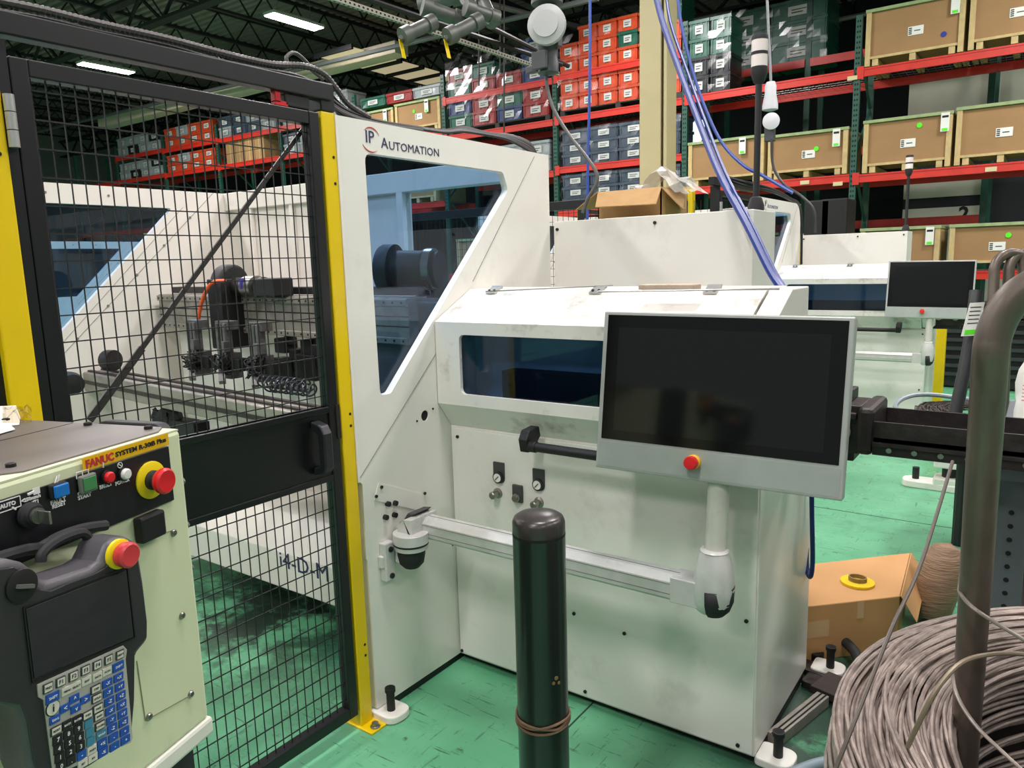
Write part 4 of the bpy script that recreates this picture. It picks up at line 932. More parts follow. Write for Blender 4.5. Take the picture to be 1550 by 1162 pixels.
q = lp(84, 721, .0042); mk.bar((.0042, q[1]-.004, q[2]-.006), (.0042, q[1]+.003, q[2]+.006), .0012).bar((.0042, q[1]-.001, q[2]-.006), (.0042, q[1]+.006, q[2]+.006), .0012)
q = lp(181, 698, .0042); mk.tube([(.0042, q[1]+.0038*math.cos(k*PI/6), q[2]+.0038*math.sin(k*PI/6)) for k in range(12)], .0006, 4, 1, closed=True).bar((.0042, q[1]-.003, q[2]+.003), (.0042, q[1]+.003, q[2]-.003), .0012)
q = lp(51, 744, .0042); mk.bar((.0042, q[1]-.008, q[2]-.001), (.0042, q[1]+.0, q[2]+.0), .0025).box(.0038, .0046, q[1]-.001, q[1]+.008, q[2]-.004, q[2]+.004)
q = lp(21, 769, .0042); mk.bar((.0042, q[1]-.002, q[2]+.002), (.0042, q[1]+.002, q[2]-.002), .002); q = lp(49, 761, .0042); mk.bar((.0042, q[1]-.001, q[2]-.002), (.0042, q[1]+.001, q[2]+.002), .002)
mk.v = [(p[0], p[1], p[2]-.0055) if p[1] > LC(70, 700)[0] else p for p in mk.v]
mk.build('panel_symbols', twhite, ct, local=True, kind='stuff')
# black socket cover and screws, service cover seams
a_ = LC(203, 781); b2 = LC(240, 812)
MB().box(0, .016, LC(201, 800)[0], LC(239, 790)[0], LC(222, 815)[1], LC(218, 776)[1]).build('socket_cover', blackm, ct, bevel=.004, local=True)
b_ = MB()
for u, v in ((262, 806), (275, 931), (288, 1050), (225, 1084)):
    q = lp(u, v, 0); MB().lathe([(.0055, 0), (.0055, .002), (.004, .004), (0, .0045)], q, (1, 0, 0), 10).build('screw', steel, ct, local=True, smooth=True)
sm2 = mat('cream_seam', (130, 134, 104), .6); b_ = MB()
for (u0, v0, u1, v1) in ((242, 809, 262, 802), (207, 1000, 220, 1090), (220, 1090, 286, 1053)):
    b_.bar(lp(u0, v0, .0004), lp(u1, v1, .0004), .0012)
b_.build('cover_seam', sm2, ct, local=True)
b_ = MB()
for v in (.25, .32, .39): b_.lathe([(.006, 0), (.006, .003), (0, .004)], (-.01, .002, v), (0, 1, 0), 8)
b_.build('side_screw', steel, ct, local=True)
# bag, papers on top
pg = thing('paper_sheet', 'white paper sheet lying on the controller top at the left frame edge', 'paper', (-1.3, .33, 1.37))
P = [at(u, v, 'z', 1.371) for u, v in ((-40, 614), (4, 632), (23, 650), (-40, 668))]
MB().add(P+[p+Vector((0, 0, .001)) for p in P], [(0, 1, 2, 3), (7, 6, 5, 4), (0, 4, 5, 1), (1, 5, 6, 2), (2, 6, 7, 3), (3, 7, 4, 0)]).build('sheet', paper, pg)
P = [at(u, v, 'z', 1.3698) for u, v in ((-20, 616), (24, 614), (31, 632), (29, 643), (10, 645), (-20, 640))]
t = thing('plastic_bag', 'crumpled clear plastic bag of papers beside the white sheet on the controller', 'bag', tuple(P[2]))
MB().add(P+[p+Vector((0, 0, .0008)) for p in P], [tuple(range(6)), tuple(range(6, 12))[::-1]]+[(i, (i+1) % 6, 6+(i+1) % 6, 6+i) for i in range(6)]).build('card', paper, t)
v = []; nx, ny = 9, 6
for j in range(ny):
    for i in range(nx):
        p = at(4+i*5.5, 616+j*5, 'z', 1.371); v.append((p.x, p.y, 1.3715+random.uniform(0, .014)*(1 if 0 < i < nx-1 and 0 < j < ny-1 else .1)))
MB().add(v, [(j*nx+i, j*nx+i+1, (j+1)*nx+i+1, (j+1)*nx+i) for j in range(ny-1) for i in range(nx-1)]).build('film', tinted('bag_film', (.93, .88, .80), .12), t)

# ---- teach pendant
PO = .085
def TP(u, v, off=PO): y, z = LC(u, v, off); return (y, z)
tpn = thing('teach_pendant', 'dark grey teach pendant with blue and black keypad hanging on the controller front', 'pendant', tuple(CP), CA)
pm = mat('pendant_grey', (74, 72, 76), .45, bump=.05, bscale=200); pdk = mat('pendant_face', (44, 44, 46), .45, var=.08, vscale=12)
out = [(-70, 870), (-10, 850), (16, 846), (38, 851), (53, 862), (60, 875), (70, 882), (99, 872), (138, 859), (152, 850), (158, 838), (163, 825), (174, 815), (194, 812), (208, 820), (213, 838), (220, 880), (227, 940), (227, 968), (208, 991), (207, 1060), (204, 1110), (196, 1122), (140, 1160), (60, 1200), (45, 1160), (36, 1095), (28, 1072), (-10, 1062), (-70, 1060)]
po = [TP(u, v) for u, v in out]; po = po[:]
MB().prism(po, 'x', .035, PO).build('pendant_body', pm, tpn, bevel=.008, local=True, smooth=True, seg=3)
inn = [(-70, 872), (-10, 862), (20, 858), (38, 868), (48, 884), (60, 892), (76, 894), (105, 881), (142, 868), (160, 858), (166, 842), (170, 830), (182, 823), (196, 822), (206, 832), (208, 850), (215, 890), (221, 940), (221, 964), (203, 986), (202, 1060), (198, 1106), (140, 1148), (60, 1185), (50, 1150), (41, 1092), (32, 1066), (-70, 1052)]
MB().prism([TP(u, v) for u, v in inn], 'x', PO-.002, PO+.0015).build('face_plate', pdk, tpn, bevel=.001, local=True)
# screen
sc4 = [TP(36, 921), TP(188, 862), TP(199, 963), TP(49, 1026)]
MB().prism(sc4, 'x', PO+.0012, PO+.0035).build('screen', mat('pendant_screen', (44, 46, 48), .25, var=.1, vscale=10, stretch=(1, 1, 6)), tpn, bevel=.0006, local=True)
# recess line frame
fr_ = MB(); s5 = [TP(33, 919), TP(190, 857), TP(202, 964), TP(47, 1032)]
for i in range(4):
    p, q = s5[i], s5[(i+1) % 4]; fr_.bar((PO+.0025, *p), (PO+.0025, *q), .0016)
fr_.build('screen_frame', blackm, tpn, local=True)
# handle (black loop behind) and dead-man knob
hp = [(62, 850), (64, 838), (78, 824), (100, 812), (122, 806), (132, 812), (134, 826)]
MB().tube([(.045, *TP(u, v, .045)) for u, v in hp], .006, 8).build('hanger_loop', rubber, tpn, smooth=True, local=True)
hp = [(-20, 850), (10, 840), (40, 832), (62, 828), (90, 812), (126, 800), (160, 795)]
MB().tube([(.02, *TP(u, v, .02)) for u, v in hp], .007, 8).build('bracket_bar', rubber, tpn, smooth=True, local=True)
q = (PO, *TP(180, 838, PO))
MB().lathe([(.0185, 0), (.0185, .004), (.0165, .005), (0, .005)], (q[0], q[1]-.002, q[2]+.001), (1, 0, 0), 24).build('stop_ring', mat('ring_yellow', (228, 204, 20), .35), tpn, smooth=True, local=True)
MB().lathe([(.013, .003), (.015, .006), (.0158, .012), (.0158, .017), (.013, .0195), (.008, .019), (0, .019)], (q[0], q[1], q[2]), (1, 0, 0), 24).build('stop_button', mat('pendant_red', (196, 56, 62), .35), tpn, smooth=True, local=True)
q = (PO, *TP(30, 886, PO))
MB().lathe([(.018, 0), (.018, .004), (.014, .005), (0, .005)], q, (1, 0, 0), 22).build('selector', blackm, tpn, smooth=True, local=True)
MB().bar((PO+.007, q[1]-.008, q[2]+.003), (PO+.007, q[1]+.01, q[2]-.004), .004).build('selector_pointer', mat('dull_steel', (120, 120, 118), .4, .5), tpn, local=True)
# keypad
kp0 = lambda x, y: TP(50+x/5.753, 960+y/5.753, PO+.0015)
kpoly = [(30, 435), (780, 95), (812, 130), (800, 215), (862, 900), (845, 940), (420, 1120), (170, 1230), (85, 570), (40, 545)]
MB().prism([kp0(*p) for p in kpoly], 'x', PO+.001, PO+.003).build('keypad', mat('keypad_grey', (166, 166, 156), .5), tpn, bevel=.0005, local=True)
KB = bpy.context.scene.objects[[o.name for o in tpn.children][-1]]
kmats = {'b': mat('key_blue', (30, 78, 160), .45), 'k': mat('key_black', (30, 30, 32), .5), 't': mat('key_teal', (62, 124, 150), .45), 'w': mat('key_light', (198, 198, 184), .5), 'o': mat('key_outline', (60, 62, 62), .5)}
O0 = Vector(kp0(0, 0)); dx = (Vector(kp0(800, -350))-O0)/800; dy_ = (Vector(kp0(160, 800))-O0)/800
ux = (Vector(kp0(780, 100))-Vector(kp0(30, 440))); ex = ux.normalized(); ey = Vector((-ex.y, ex.x))
k_shared = {}
def key(x, y, c, w=.0135, h=.0092, s=None, sc='w', fs=.0055):
    cy = Vector(kp0(x, y)); x0_ = PO+.003
    key_ = (c, w, h)
    if key_ not in k_shared:
        m_ = MB(); m_.add([(d_, a*w/2*.5*2*ex.x+b*h/2*ey.x, a*w/2*ex.y+b*h/2*ey.y) for d_ in (0, .0018) for a, b in ((-1, -1), (1, -1), (1, 1), (-1, 1))], [(0, 3, 2, 1), (4, 5, 6, 7), (0, 1, 5, 4), (1, 2, 6, 5), (2, 3, 7, 6), (3, 0, 4, 7)])
        o = m_.build('key', kmats[c], KB, local=True); k_shared[key_] = o
    else:
        o = k_shared[key_].copy(); COL.objects.link(o)
    o.location = (x0_, cy.x, cy.y)
    if c == 'o':
        k2 = ('w', w-.0022, h-.0022); cc = key(x, y, 'w', w-.0022, h-.0022); cc.location.x += .0004
    if s:
        KT[sc].add(*[(lambda mb: (mb.v, mb.f))(text(s, fs, (x0_+.0024, cy.x-ex.x*0, cy.y), (0, ex.x, ex.y), (0, ey.x, ey.y), None, 'mb', align='CENTER', depth=.0002))][0])
    return o
KT = {'w': MB(), 'k': MB()}
for i, (x, y) in enumerate(((632, 420), (640, 500), (650, 578), (658, 658), (667, 738), (676, 812), (685, 890), (695, 970))): key(x, y, 'b', s=['-X', '-Y', '-Z', '-X', '-Y', '-Z', '-', '-'][i])
for i, (x, y) in enumerate(((730, 370), (740, 450), (750, 530), (757, 608), (765, 685), (773, 760), (782, 838), (790, 912))): key(x, y, 'b', s=['+X', '+Y', '+Z', '+X', '+Y', '+Z', '+', '+'][i])
for i, (x, y) in enumerate(((115, 460), (226, 408), (337, 358), (441, 306), (544, 262), (644, 215), (743, 172))): key(x, y, 'o', .0115, .0105, s=['PREV', 'F1', 'F2', 'F3', 'F4', 'F5', 'NEXT'][i], sc='k', fs=.0035 if i in (0, 6) else .0065)
for (x, y) in ((155, 545), (728, 275)): key(x, y, 'b', .016, .0105, s='SHIFT', fs=.0042)
for x, y, s_ in ((277, 487, 'MENU'), (358, 448, 'SELECT'), (450, 400, 'EDIT'), (545, 362, 'DATA'), (628, 318, 'FCTN'), (497, 1000, 'POSN'), (505, 1070, 'I/O'), (417, 1120, 'SET')): key(x, y, 'w', .0125, .009, s=s_, sc='k', fs=.0033)
for x, y, s_ in ((531, 470, 'STEP'), (540, 550, 'HOLD'), (550, 640, 'FWD'), (558, 705, 'BWD'), (568, 790, 'COORD'), (186, 830, 'RESET'), (459, 697, 'ITEM')): key(x, y, 'o', .0135, .0095, s=s_, sc='k', fs=.0034)
key(578, 865, 't', s='GROUP', fs=.003)
for x, y, s_ in ((280, 780, 'BACK'), (370, 738, 'ENTER'), (198, 912, '7'), (290, 860, '8'), (378, 815, '9'), (207, 990, '4'), (299, 940, '5'), (388, 893, '6'), (217, 1065, '1'), (308, 1017, '2'), (397, 970, '3'), (228, 1140, '0'), (317, 1092, '.')): key(x, y, 'k', .0115, .0098, s=s_, fs=.0033 if len(s_) > 1 else .007)
key(407, 1045, 'b', .0115, .0098, s='-', fs=.007)
for x, y in ((468, 773), (478, 850), (487, 925)): key(x, y, 't', .0105, .0095)
for x, y, s_ in ((345, 555, '^'), (440, 560, '>'), (262, 638, '<'), (357, 640, 'v'), (175, 735, 'DIAG')): key(x, y, 'b', .0125, .0085, s=s_, fs=.0036 if len(s_) > 1 else .008)
for x, y, s_ in ((587, 945, '+%'), (595, 1020, '-%')): key(x, y, 'b', .0135, .0105, s=s_)
cy = kp0(160, 637)
MB().lathe([(.0088, 0), (.0088, .001), (0, .001)], (PO+.003, *cy), (1, 0, 0), 22).build('key', kmats['k'], KB, local=True)
MB().lathe([(.0079, .001), (.0079, .0014), (0, .0014)], (PO+.003, *cy), (1, 0, 0), 22).build('key', kmats['w'], KB, local=True)
q = text('i', .013, (PO+.0048, *cy), (0, ex.x, ex.y), (0, ey.x, ey.y), None, 'mb', align='CENTER'); KT['k'].add(q.v, q.f)
KT['w'].build('key_print', twhite, KB, local=True, kind='stuff'); KT['k'].build('key_print', tblack, KB, local=True, kind='stuff')
# pendant cable, dark, at the lower left
P = [CP+CN*.05+CY*(-.42)+Vector((0, 0, z)) for z in (.1, .0, -.15, -.4)]
tag(MB().tube(P, .016, 10).build('pendant_cable', rubber, smooth=True), 'thick black cable at the lower left frame edge beside the pendant', 'cable')

# ================================================================ BOLLARD
bp = at(815, 779, 'z', 1.05)
t = thing('bollard', 'dark green-black plastic sleeved bollard in front of the machine', 'bollard', (bp.x, bp.y, 0))
bmt = mat('bollard_sleeve', (24, 31, 28), .32, var=.12, vscale=10, coat=.2)
R_ = .0585
MB().lathe([(R_, 0), (R_, 1.0), (R_, 1.01)], (bp.x, bp.y, 0), n=48).build('sleeve', bmt, t, smooth=True)
MB().lathe([(R_*.995, 0), (R_*1.0, .006), (R_*1.0, .026), (R_*.93, .036), (R_*.8, .041), (R_*.4, .046), (0, .047)], (bp.x, bp.y, 1.010), n=48).build('cap', mat('bollard_cap', (54, 50, 48), .3, var=.12, vscale=10), t, smooth=True)
MB().cyl((bp.x, bp.y, 1.006), (bp.x, bp.y, 1.012), R_*1.005, 48).build('cap_joint', darkc, t, smooth=True)
tb = MB()
for k in range(3):
    pts = [(bp.x+(R_+.003)*math.cos(a*PI/8), bp.y+(R_+.003)*math.sin(a*PI/8), .565+k*.005+.006*math.sin(a*PI/8*(1+k*.5)+k)) for a in range(16)]
    tb.tube(pts, .003, 6, 3, closed=True)
tb.build('torn_band', mat('worn_brown', (112, 88, 66), .7, var=.3, vscale=30), t, smooth=True)
q = hit(842, 1028, (bp.x, bp.y-.045, 0), (.45, -.9, 0)); dv = (Vector((bp.x, bp.y, 0))-CAMP); dv.z = 0
for u, v, r in ((842, 1026, .005), (846, 1033, .004), (838, 1034, .004)):
    d = (dep(u, v, 1)-CAMP).normalized(); p0 = CAMP.copy(); 
    # point on sleeve surface
    ax, ay = p0.x-bp.x, p0.y-bp.y; A_ = d.x**2+d.y**2; B_ = 2*(ax*d.x+ay*d.y); C_ = ax*ax+ay*ay-R_*R_
    tt = (-B_-math.sqrt(max(0, B_*B_-4*A_*C_)))/2/A_; P = p0+d*tt; nn = Vector((P.x-bp.x, P.y-bp.y, 0)).normalized()
    MB().cyl(P-nn*.002, P+nn*.001, r, 7).build('paint_scar', mat('scar', (120, 100, 66), .7), t)

# ================================================================ WIRE COIL, PIPES
WC = Vector((.362, 1.365)); wirem = mat('steel_wire', (168, 154, 146), .36, .55, var=.3, vscale=22, dirt=(80, 66, 58), dscale=16, damt=.6, dthr=.5)
wc = thing('wire_coil', 'big coil of bare steel wire, bottom right corner', 'coil', (WC.x, WC.y, .3))
cw = MB(); rnd = random.Random(3)
def loop(rm, ox, oy, z, tx, ty, w=.0036):
    pts = []; ph = rnd.uniform(0, 6); amp = rnd.uniform(0, .006)
    for k in range(26):
        a = 2*PI*k/26; r = rm+amp*math.sin(2*a+ph)
        x, y = ox+r*math.cos(a), oy+r*math.sin(a); pts.append((WC.x+x, WC.y+y, z+x*tx+y*ty+.004*math.sin(3*a+ph)))
    cw.tube(pts, w, 6, 3, closed=True)
for k in range(140):           # top layers
    rm = rnd.uniform(.45, .60); m = min(.617-rm, rm-.435, .04); a = rnd.uniform(0, 2*PI)
    d_ = (rm-.53)/.11; z = .845-.045*d_*d_-rnd.uniform(0, .05)
    loop(rm, m*math.cos(a), m*math.sin(a), z, rnd.uniform(-.012, .012), rnd.uniform(-.012, .012))
for k in range(60):            # outer flank
    z = .80-k*.0075; loop(.612+rnd.uniform(-.012, .006)-.0002*k, rnd.uniform(-.01, .01), rnd.uniform(-.01, .01), z, rnd.uniform(-.015, .015), rnd.uniform(-.015, .015))
for k in range(60):            # inner flank
    z = .81-k*.008; loop(.445+rnd.uniform(-.008, .012), rnd.uniform(-.012, .012), rnd.uniform(-.012, .012), z, rnd.uniform(-.012, .012), rnd.uniform(-.012, .012))
cw.build('wire_turns', wirem, wc, smooth=True, kind='stuff')
MB().prism([(WC.x+.58*math.cos(a*PI/20), WC.y+.58*math.sin(a*PI/20)) for a in range(40)], 'z', .38, .74, [[(WC.x+.475*math.cos(-a*PI/20), WC.y+.475*math.sin(-a*PI/20)) for a in range(40)]]).build('inner_turns_shade', mat('wire_shade', (40, 36, 34), .6, .3), wc)  # solid core for the inner turns, its dark colour paints shade between wires
lw = mat('loose_wire', (142, 132, 124), .4, .5, var=.2, vscale=20)
MB().tube([dep(1442, 698, 1.5), dep(1395, 850, 1.33), dep(1350, 950, 1.2), dep(1300, 1075, 1.12), dep(1262, 1170, 1.1), dep(1245, 1210, 1.1)], .0034, 8).build('wire_end', mat('wire_shade2', (98, 90, 84), .45, .5), wc, smooth=True)
MB().tube([dep(1600, 1000, 1.15), dep(1550, 990, 1.1), dep(1500, 990, 1.05), dep(1455, 1003, 1.03), dep(1420, 1040, 1.02), dep(1395, 1085, 1.03), dep(1374, 1130, 1.06)], .0034, 8).build('wire_end', mat('wire_tan', (132, 118, 100), .45, .4), wc, smooth=True)
MB().tube([dep(1457, 850, 1.22), dep(1453, 885, 1.2), dep(1454, 898, 1.15), dep(1470, 917, 1.08), dep(1500, 938, 1.06), dep(1550, 968, 1.04), dep(1620, 1010, 1.03)], .003, 8).build('wire_end', lw, wc, smooth=True)
MB().tube([dep(1441, 1010, 1.2), dep(1448, 1050, 1.18), dep(1475, 1095, 1.12), dep(1520, 1140, 1.08), dep(1570, 1185, 1.05)], .003, 8).build('wire_end', lw, wc, smooth=True)
# reel stand under the coil
rs = thing('reel_stand', 'bent steel tube stand carrying the wire coil, right frame edge', 'stand', (-.05, 1.3, 0))
MB().lathe([(.66, 0), (.66, .03), (.4, .03), (.4, 0)], (WC.x, WC.y, .35), n=40).build('turntable_ring', mat('stand_grey', (96, 104, 112), .4, .3), rs, smooth=True)
MB().lathe([(.08, 0), (.08, .35), (.5, .35), (.5, .34), (.1, .33)], (WC.x, WC.y, .0), n=20).build('turntable_hub', blackm, rs)
pst = mat('bare_pipe', (96, 86, 78), .38, .4, var=.3, vscale=7, stretch=(3, 3, .6), dirt=(60, 52, 46), dscale=5, damt=.5)
PB = dep(1462, 1100, 1.26); PT = dep(1499, 540, 1.0)
MB().tube([PB+(PB-PT)*.5, PB]+[PB+(PT-PB)*k for k in (.25, .5, .7, .85, .93)]+[PT, dep(1502, 515, .997), dep(1510, 490, .993), dep(1523, 466, .987), dep(1541, 446, .98), dep(1565, 431, .97), dep(1592, 421, .96), dep(1640, 410, .94)], .0218, 24, 5).build('bent_tube', pst, rs, smooth=True)
# second reel stand further back
r2 = thing('reel_stand', 'pair of bent tubes of the far wire reel, right of the far touchscreen', 'stand', (0, 5, 0))
for u0, vt, u2 in ((1504, 383, 1535), (1526, 381, 1562)):
    D = 3.6
    MB().tube([dep(u0-10, 700, D+.1), dep(u0-5, 550, D), dep(u0, 430, D), dep(u0+3, 400, D), dep(u0+16, 386, D), dep(u2, 384, D), dep(u2+13, 395, D), dep(u2+14, 470, D)], .024, 14, 6).build('bent_tube', pst, r2, smooth=True)
C0 = at(1470, 618, 'y', 4.6); DD = (C0-CAMP).dot(_f)
c2_ = t = thing('wire_reel', 'wire reel with grey hose ring, dark wire and leaning tagged tube behind the large pipe', 'reel', (C0.x, C0.y, 0))
MB().tube([dep(1478, 440, DD-.25), dep(1466, 530, DD-.25), dep(1440, 652, DD-.2)], .031, 14, 4).build('tube_body', mat('tube_slate', (66, 66, 70), .4, .4), t, smooth=True)
P = dep(1473, 483, DD-.33); X = (_r2+_u2*.05).normalized(); Y = (_u2+_r2*.2).normalized()
MB().add([P+X*(a*.04)+Y*(b*.083)+(_f*-.002*c) for c in (0, 1) for a, b in ((-1.1, -1), (1, -1), (1, 1), (-.8, 1))], [(0, 1, 2, 3), (7, 6, 5, 4), (0, 4, 5, 1), (1, 5, 6, 2), (2, 6, 7, 3), (3, 7, 4, 0)]).build('paper_tag', paper, t)
MB().add([P+X*(a*.031)+Y*(-.064+b*.012)+(_f*-.004*c) for c in (0, 1) for a, b in ((-1, -1), (1, -1), (1, 1), (-1, 1))], [(0, 1, 2, 3), (7, 6, 5, 4), (0, 4, 5, 1), (1, 5, 6, 2), (2, 6, 7, 3), (3, 7, 4, 0)]).build('green_mark', GREEN_ST, t)
for k in range(5): MB().add([P+X*(a*.026)+Y*(.06-k*.02+b*.002)+(_f*-.004*c) for c in (0, 1) for a, b in ((-1, -1), (1, -1), (1, 1), (-1, 1))], [(0, 1, 2, 3), (7, 6, 5, 4), (0, 4, 5, 1), (1, 5, 6, 2), (2, 6, 7, 3), (3, 7, 4, 0)]).build('tag_print', tblack, t)
# hose ring and dark wire coil behind
MB().tube([(C0.x+.36*math.cos(a*PI/10), C0.y+.36*math.sin(a*PI/10), C0.z+.015*math.sin(a)) for a in range(20)], .013, 8, 3, closed=True).build('hose_ring', mat('hose_grey', (128, 140, 146), .4), c2_, smooth=True)
cw = MB()
for k in range(70):
    r = rnd.uniform(.12, .3); cw.tube([(C0.x+.04+r*math.cos(a*PI/8)+rnd.uniform(-.01, .01), C0.y+r*math.sin(a*PI/8), C0.z-.02+rnd.uniform(-.01, .02)-.05*abs(r-.2)) for a in range(16)], .003, 5, 2, closed=True)
cw.build('wire_turns', mat('wire_dim', (84, 76, 72), .4, .5), c2_, smooth=True, kind='stuff')
MB().lathe([(.35, 0), (.35, .02), (0, .02)], (C0.x, C0.y, C0.z-.12), n=24).build('turntable', blackm, c2_)
MB().cyl((C0.x, C0.y, 0), (C0.x, C0.y, C0.z-.1), .05, 12).build('column', blackm, c2_)
# white machine foot under the feed rail (y about 5.8)
F0 = at(1400, 736, 'z', 0)
lf = thing('support_stand', 'white support stand with clamp foot on the green floor under the feed rail', 'leg', tuple(F0))
MB().prism(rpoly([(F0.x-.14, F0.y-.07), (F0.x+.25, F0.y-.09), (F0.x+.25, F0.y+.08), (F0.x-.14, F0.y+.07)], .06), 'z', .0, .05).build('foot_plate', white, lf, bevel=.008)
MB().cyl((F0.x-.06, F0.y, .05), (F0.x-.06, F0.y, .13), .022, 12).build('leveling_bolt', blackm, lf, smooth=True)
MB().cyl((F0.x+.14, F0.y, .05), (F0.x+.14, F0.y, .42), .045, 16).build('leg_tube', blackm, lf, smooth=True)
MB().box(F0.x+.05, F0.x+.28, F0.y-.08, F0.y+.08, .16, .23).box(F0.x+.05, F0.x+.28, F0.y-.08, F0.y+.08, .03, .09).build('clamp', white, lf, bevel=.01)
MB().box(F0.x+.26, F0.x+.9, F0.y-.1, F0.y+.5, .05, .40).build('white_base', white, lf, bevel=.01)
# far black machine bank behind (louvred) with stickers
L0 = at(1400, 470, 'y', 10.0); L1_ = at(1640, 560, 'y', 10.0)
lv = thing('louvre_cabinet', 'black louvred cabinet far behind the large pipe with round blue and yellow stickers', 'cabinet', (L0.x, 10, 0))
MB().box(L0.x, L1_.x, 10.05, 10.6, 0.02, L0.z+.08).build('cabinet_body', blackm, lv)
for k in range(11):
    z = .15+k*.1
    if z < L0.z: MB().box(L0.x+.03, L1_.x-.03, 10.0, 10.05, z, z+.04).build('louvre', mat('louvre_grey', (46, 48, 52), .4), lv)
for (u, c) in ((1487, (30, 90, 170)), (1499, (214, 190, 60))):
    P = at(u, 499, 'y', 10.0); MB().box(P.x-.055, P.x+.055, 9.98, 9.995, P.z-.055, P.z+.055).build('sticker', mat('stk%d' % u, c, .5), lv); MB().cyl((P.x, 9.98, P.z), (P.x, 9.975, P.z), .035, 12).build('sticker_mark', mat('stkm%d' % u, (150, 190, 230) if u == 1487 else (20, 20, 20), .5), lv)
P = at(1416, 627, 'z', 0); t = thing('guard_post', 'short yellow post below the far touchscreen, left of the leaning tube', 'post', tuple(P)); zt_ = at(1426, 494, 'y', P.y).z
MB().box(P.x-.045, P.x+.045, P.y, P.y+.09, 0, zt_).build('post_tube', yellow, t, bevel=.004)
MB().box(P.x-.08, P.x+.08, P.y-.04, P.y+.13, 0, .01).build('base_plate', yellow, t)
# ---- grey table leg, papers, bag, cardboard at the right edge
tl = thing('work_table', 'grey steel table with perforated leg, right frame edge', 'table', tuple(at(1510, 880, 'z', 0)))
tm = mat('table_grey', (104, 108, 114), .4, .3, var=.06)
T0 = at(1515, 690, 'y', 2.75)
MB().box(T0.x, T0.x+.085, 2.75, 2.78, 0, T0.z).box(T0.x, T0.x+.006, 2.75, 2.84, 0, T0.z).build('table_leg', tm, tl, bevel=.003)
hs_ = MB()
for k in range(16): hs_.cyl((T0.x+.04, 2.748, .1+k*.045), (T0.x+.04, 2.75, .1+k*.045), .008, 8)
hs_.build('leg_hole', darkc, tl)
MB().box(T0.x-.01, T0.x+1.2, 2.72, 3.6, T0.z, T0.z+.03).build('table_top', tm, tl, bevel=.004)
MB().box(T0.x+.02, T0.x+1.2, 2.76, 3.5, .30, .33).box(T0.x+.05, T0.x+1.2, 3.4, 3.42, .3, T0.z).build('shelf', tm, tl)
MB().box(T0.x-.01, T0.x+1.2, 2.722, 2.735, T0.z-.07, T0.z).build('table_apron', tm, tl)
ca = thing('carton', 'brown cardboard carton standing on the grey table shelf', 'carton', (T0.x+.4, 3.0, .33))
MB().box(T0.x+.14, T0.x+.7, 2.9, 3.3, .33, .66).build('carton_body', cardb, ca, bevel=.004)
pp = thing('paper_sheet', 'white paper sheet sticking out over the grey table edge under the sack', 'paper', (T0.x+.2, 2.9, T0.z+.03))
MB().box(T0.x-.02, T0.x+.5, 2.70, 3.1, T0.z+.031, T0.z+.034).xf(Matrix.Identity(4)).build('sheet', paper, pp)
bag = thing('paper_sack', 'white crumpled sack with faint red lettering on the grey table', 'sack', (T0.x+.25, 3.0, T0.z+.034))
bmh = MB(); nx, nz = 12, 9; v = []
X0, Z0 = T0.x+.02, T0.z+.034
for j in range(nz+1):
    for i in range(nx*2):
        a = 2*PI*i/(nx*2); tz = j/nz; w_ = .26*(1-.25*tz**3); d_ = .16*(1-.35*tz**2)
        v.append((X0+.26+w_*math.copysign(abs(math.cos(a))**.6, math.cos(a))+random.uniform(-.01, .01), 3.02+d_*math.copysign(abs(math.sin(a))**.6, math.sin(a))+random.uniform(-.01, .01), Z0+.36*tz+random.uniform(-.008, .008)*(j > 0)))
n2 = nx*2; bmh.add(v, [(j*n2+i, j*n2+(i+1) % n2, (j+1)*n2+(i+1) % n2, (j+1)*n2+i) for j in range(nz) for i in range(n2)]+[tuple(nz*n2+i for i in range(n2))])
bmh.build('sack_body', mat('sack_white', (220, 218, 214), .6, var=.03), bag, smooth=True)
for k in range(5): MB().box(X0+.02, X0+.34, 2.845-.0, 2.85, Z0+.13+k*.012, Z0+.134+k*.012).build('red_print', mat('faint_red', (206, 150, 146), .6), bag)
MB().box(X0+.0, X0+.16, 2.843, 2.85, Z0+.02, Z0+.03).build('black_print', tblack, bag)

# ---- cardboard box with yellow tape roll, rag roll
bt = thing('cardboard_box', 'closed cardboard box on the floor with a yellow roll on top', 'box', (-.55, 3.1, 0))
zt_ = .235
TL, TR, BR, BL = [at(u, v, 'z', zt_) for u, v in ((1228, 853), (1378, 836), (1362, 902), (1218, 918))]
def slab(P4, z0, z1): return MB().add([(p.x, p.y, z0) for p in P4]+[(p.x, p.y, z1) for p in P4], [(3, 2, 1, 0), (4, 5, 6, 7), (0, 1, 5, 4), (1, 2, 6, 5), (2, 3, 7, 6), (3, 0, 4, 7)])
cbn = mat('box_cardboard', (196, 148, 96), .75, var=.05, vscale=4)
slab([BL, BR, TR, TL], 0, zt_).build('box_body', cbn, bt, bevel=.004)
n_ = (BR-BL).normalized(); m_ = Vector((n_.y, -n_.x, 0))
fx_ = [BR+n_*.002, BR+n_*.08+Vector((0, 0, -.12)), TR+n_*.09+Vector((0, 0, -.12)), TR+n_*.002]
MB().add([Vector(p) for p in fx_]+[Vector(p)+Vector((.004, .0, -.002)) for p in fx_], [(0, 1, 2, 3), (7, 6, 5, 4), (0, 4, 5, 1), (1, 5, 6, 2), (2, 6, 7, 3), (3, 7, 4, 0)]).build('side_flap', cbn, bt)
tpm = mat('clear_tape', (206, 170, 128), .25)
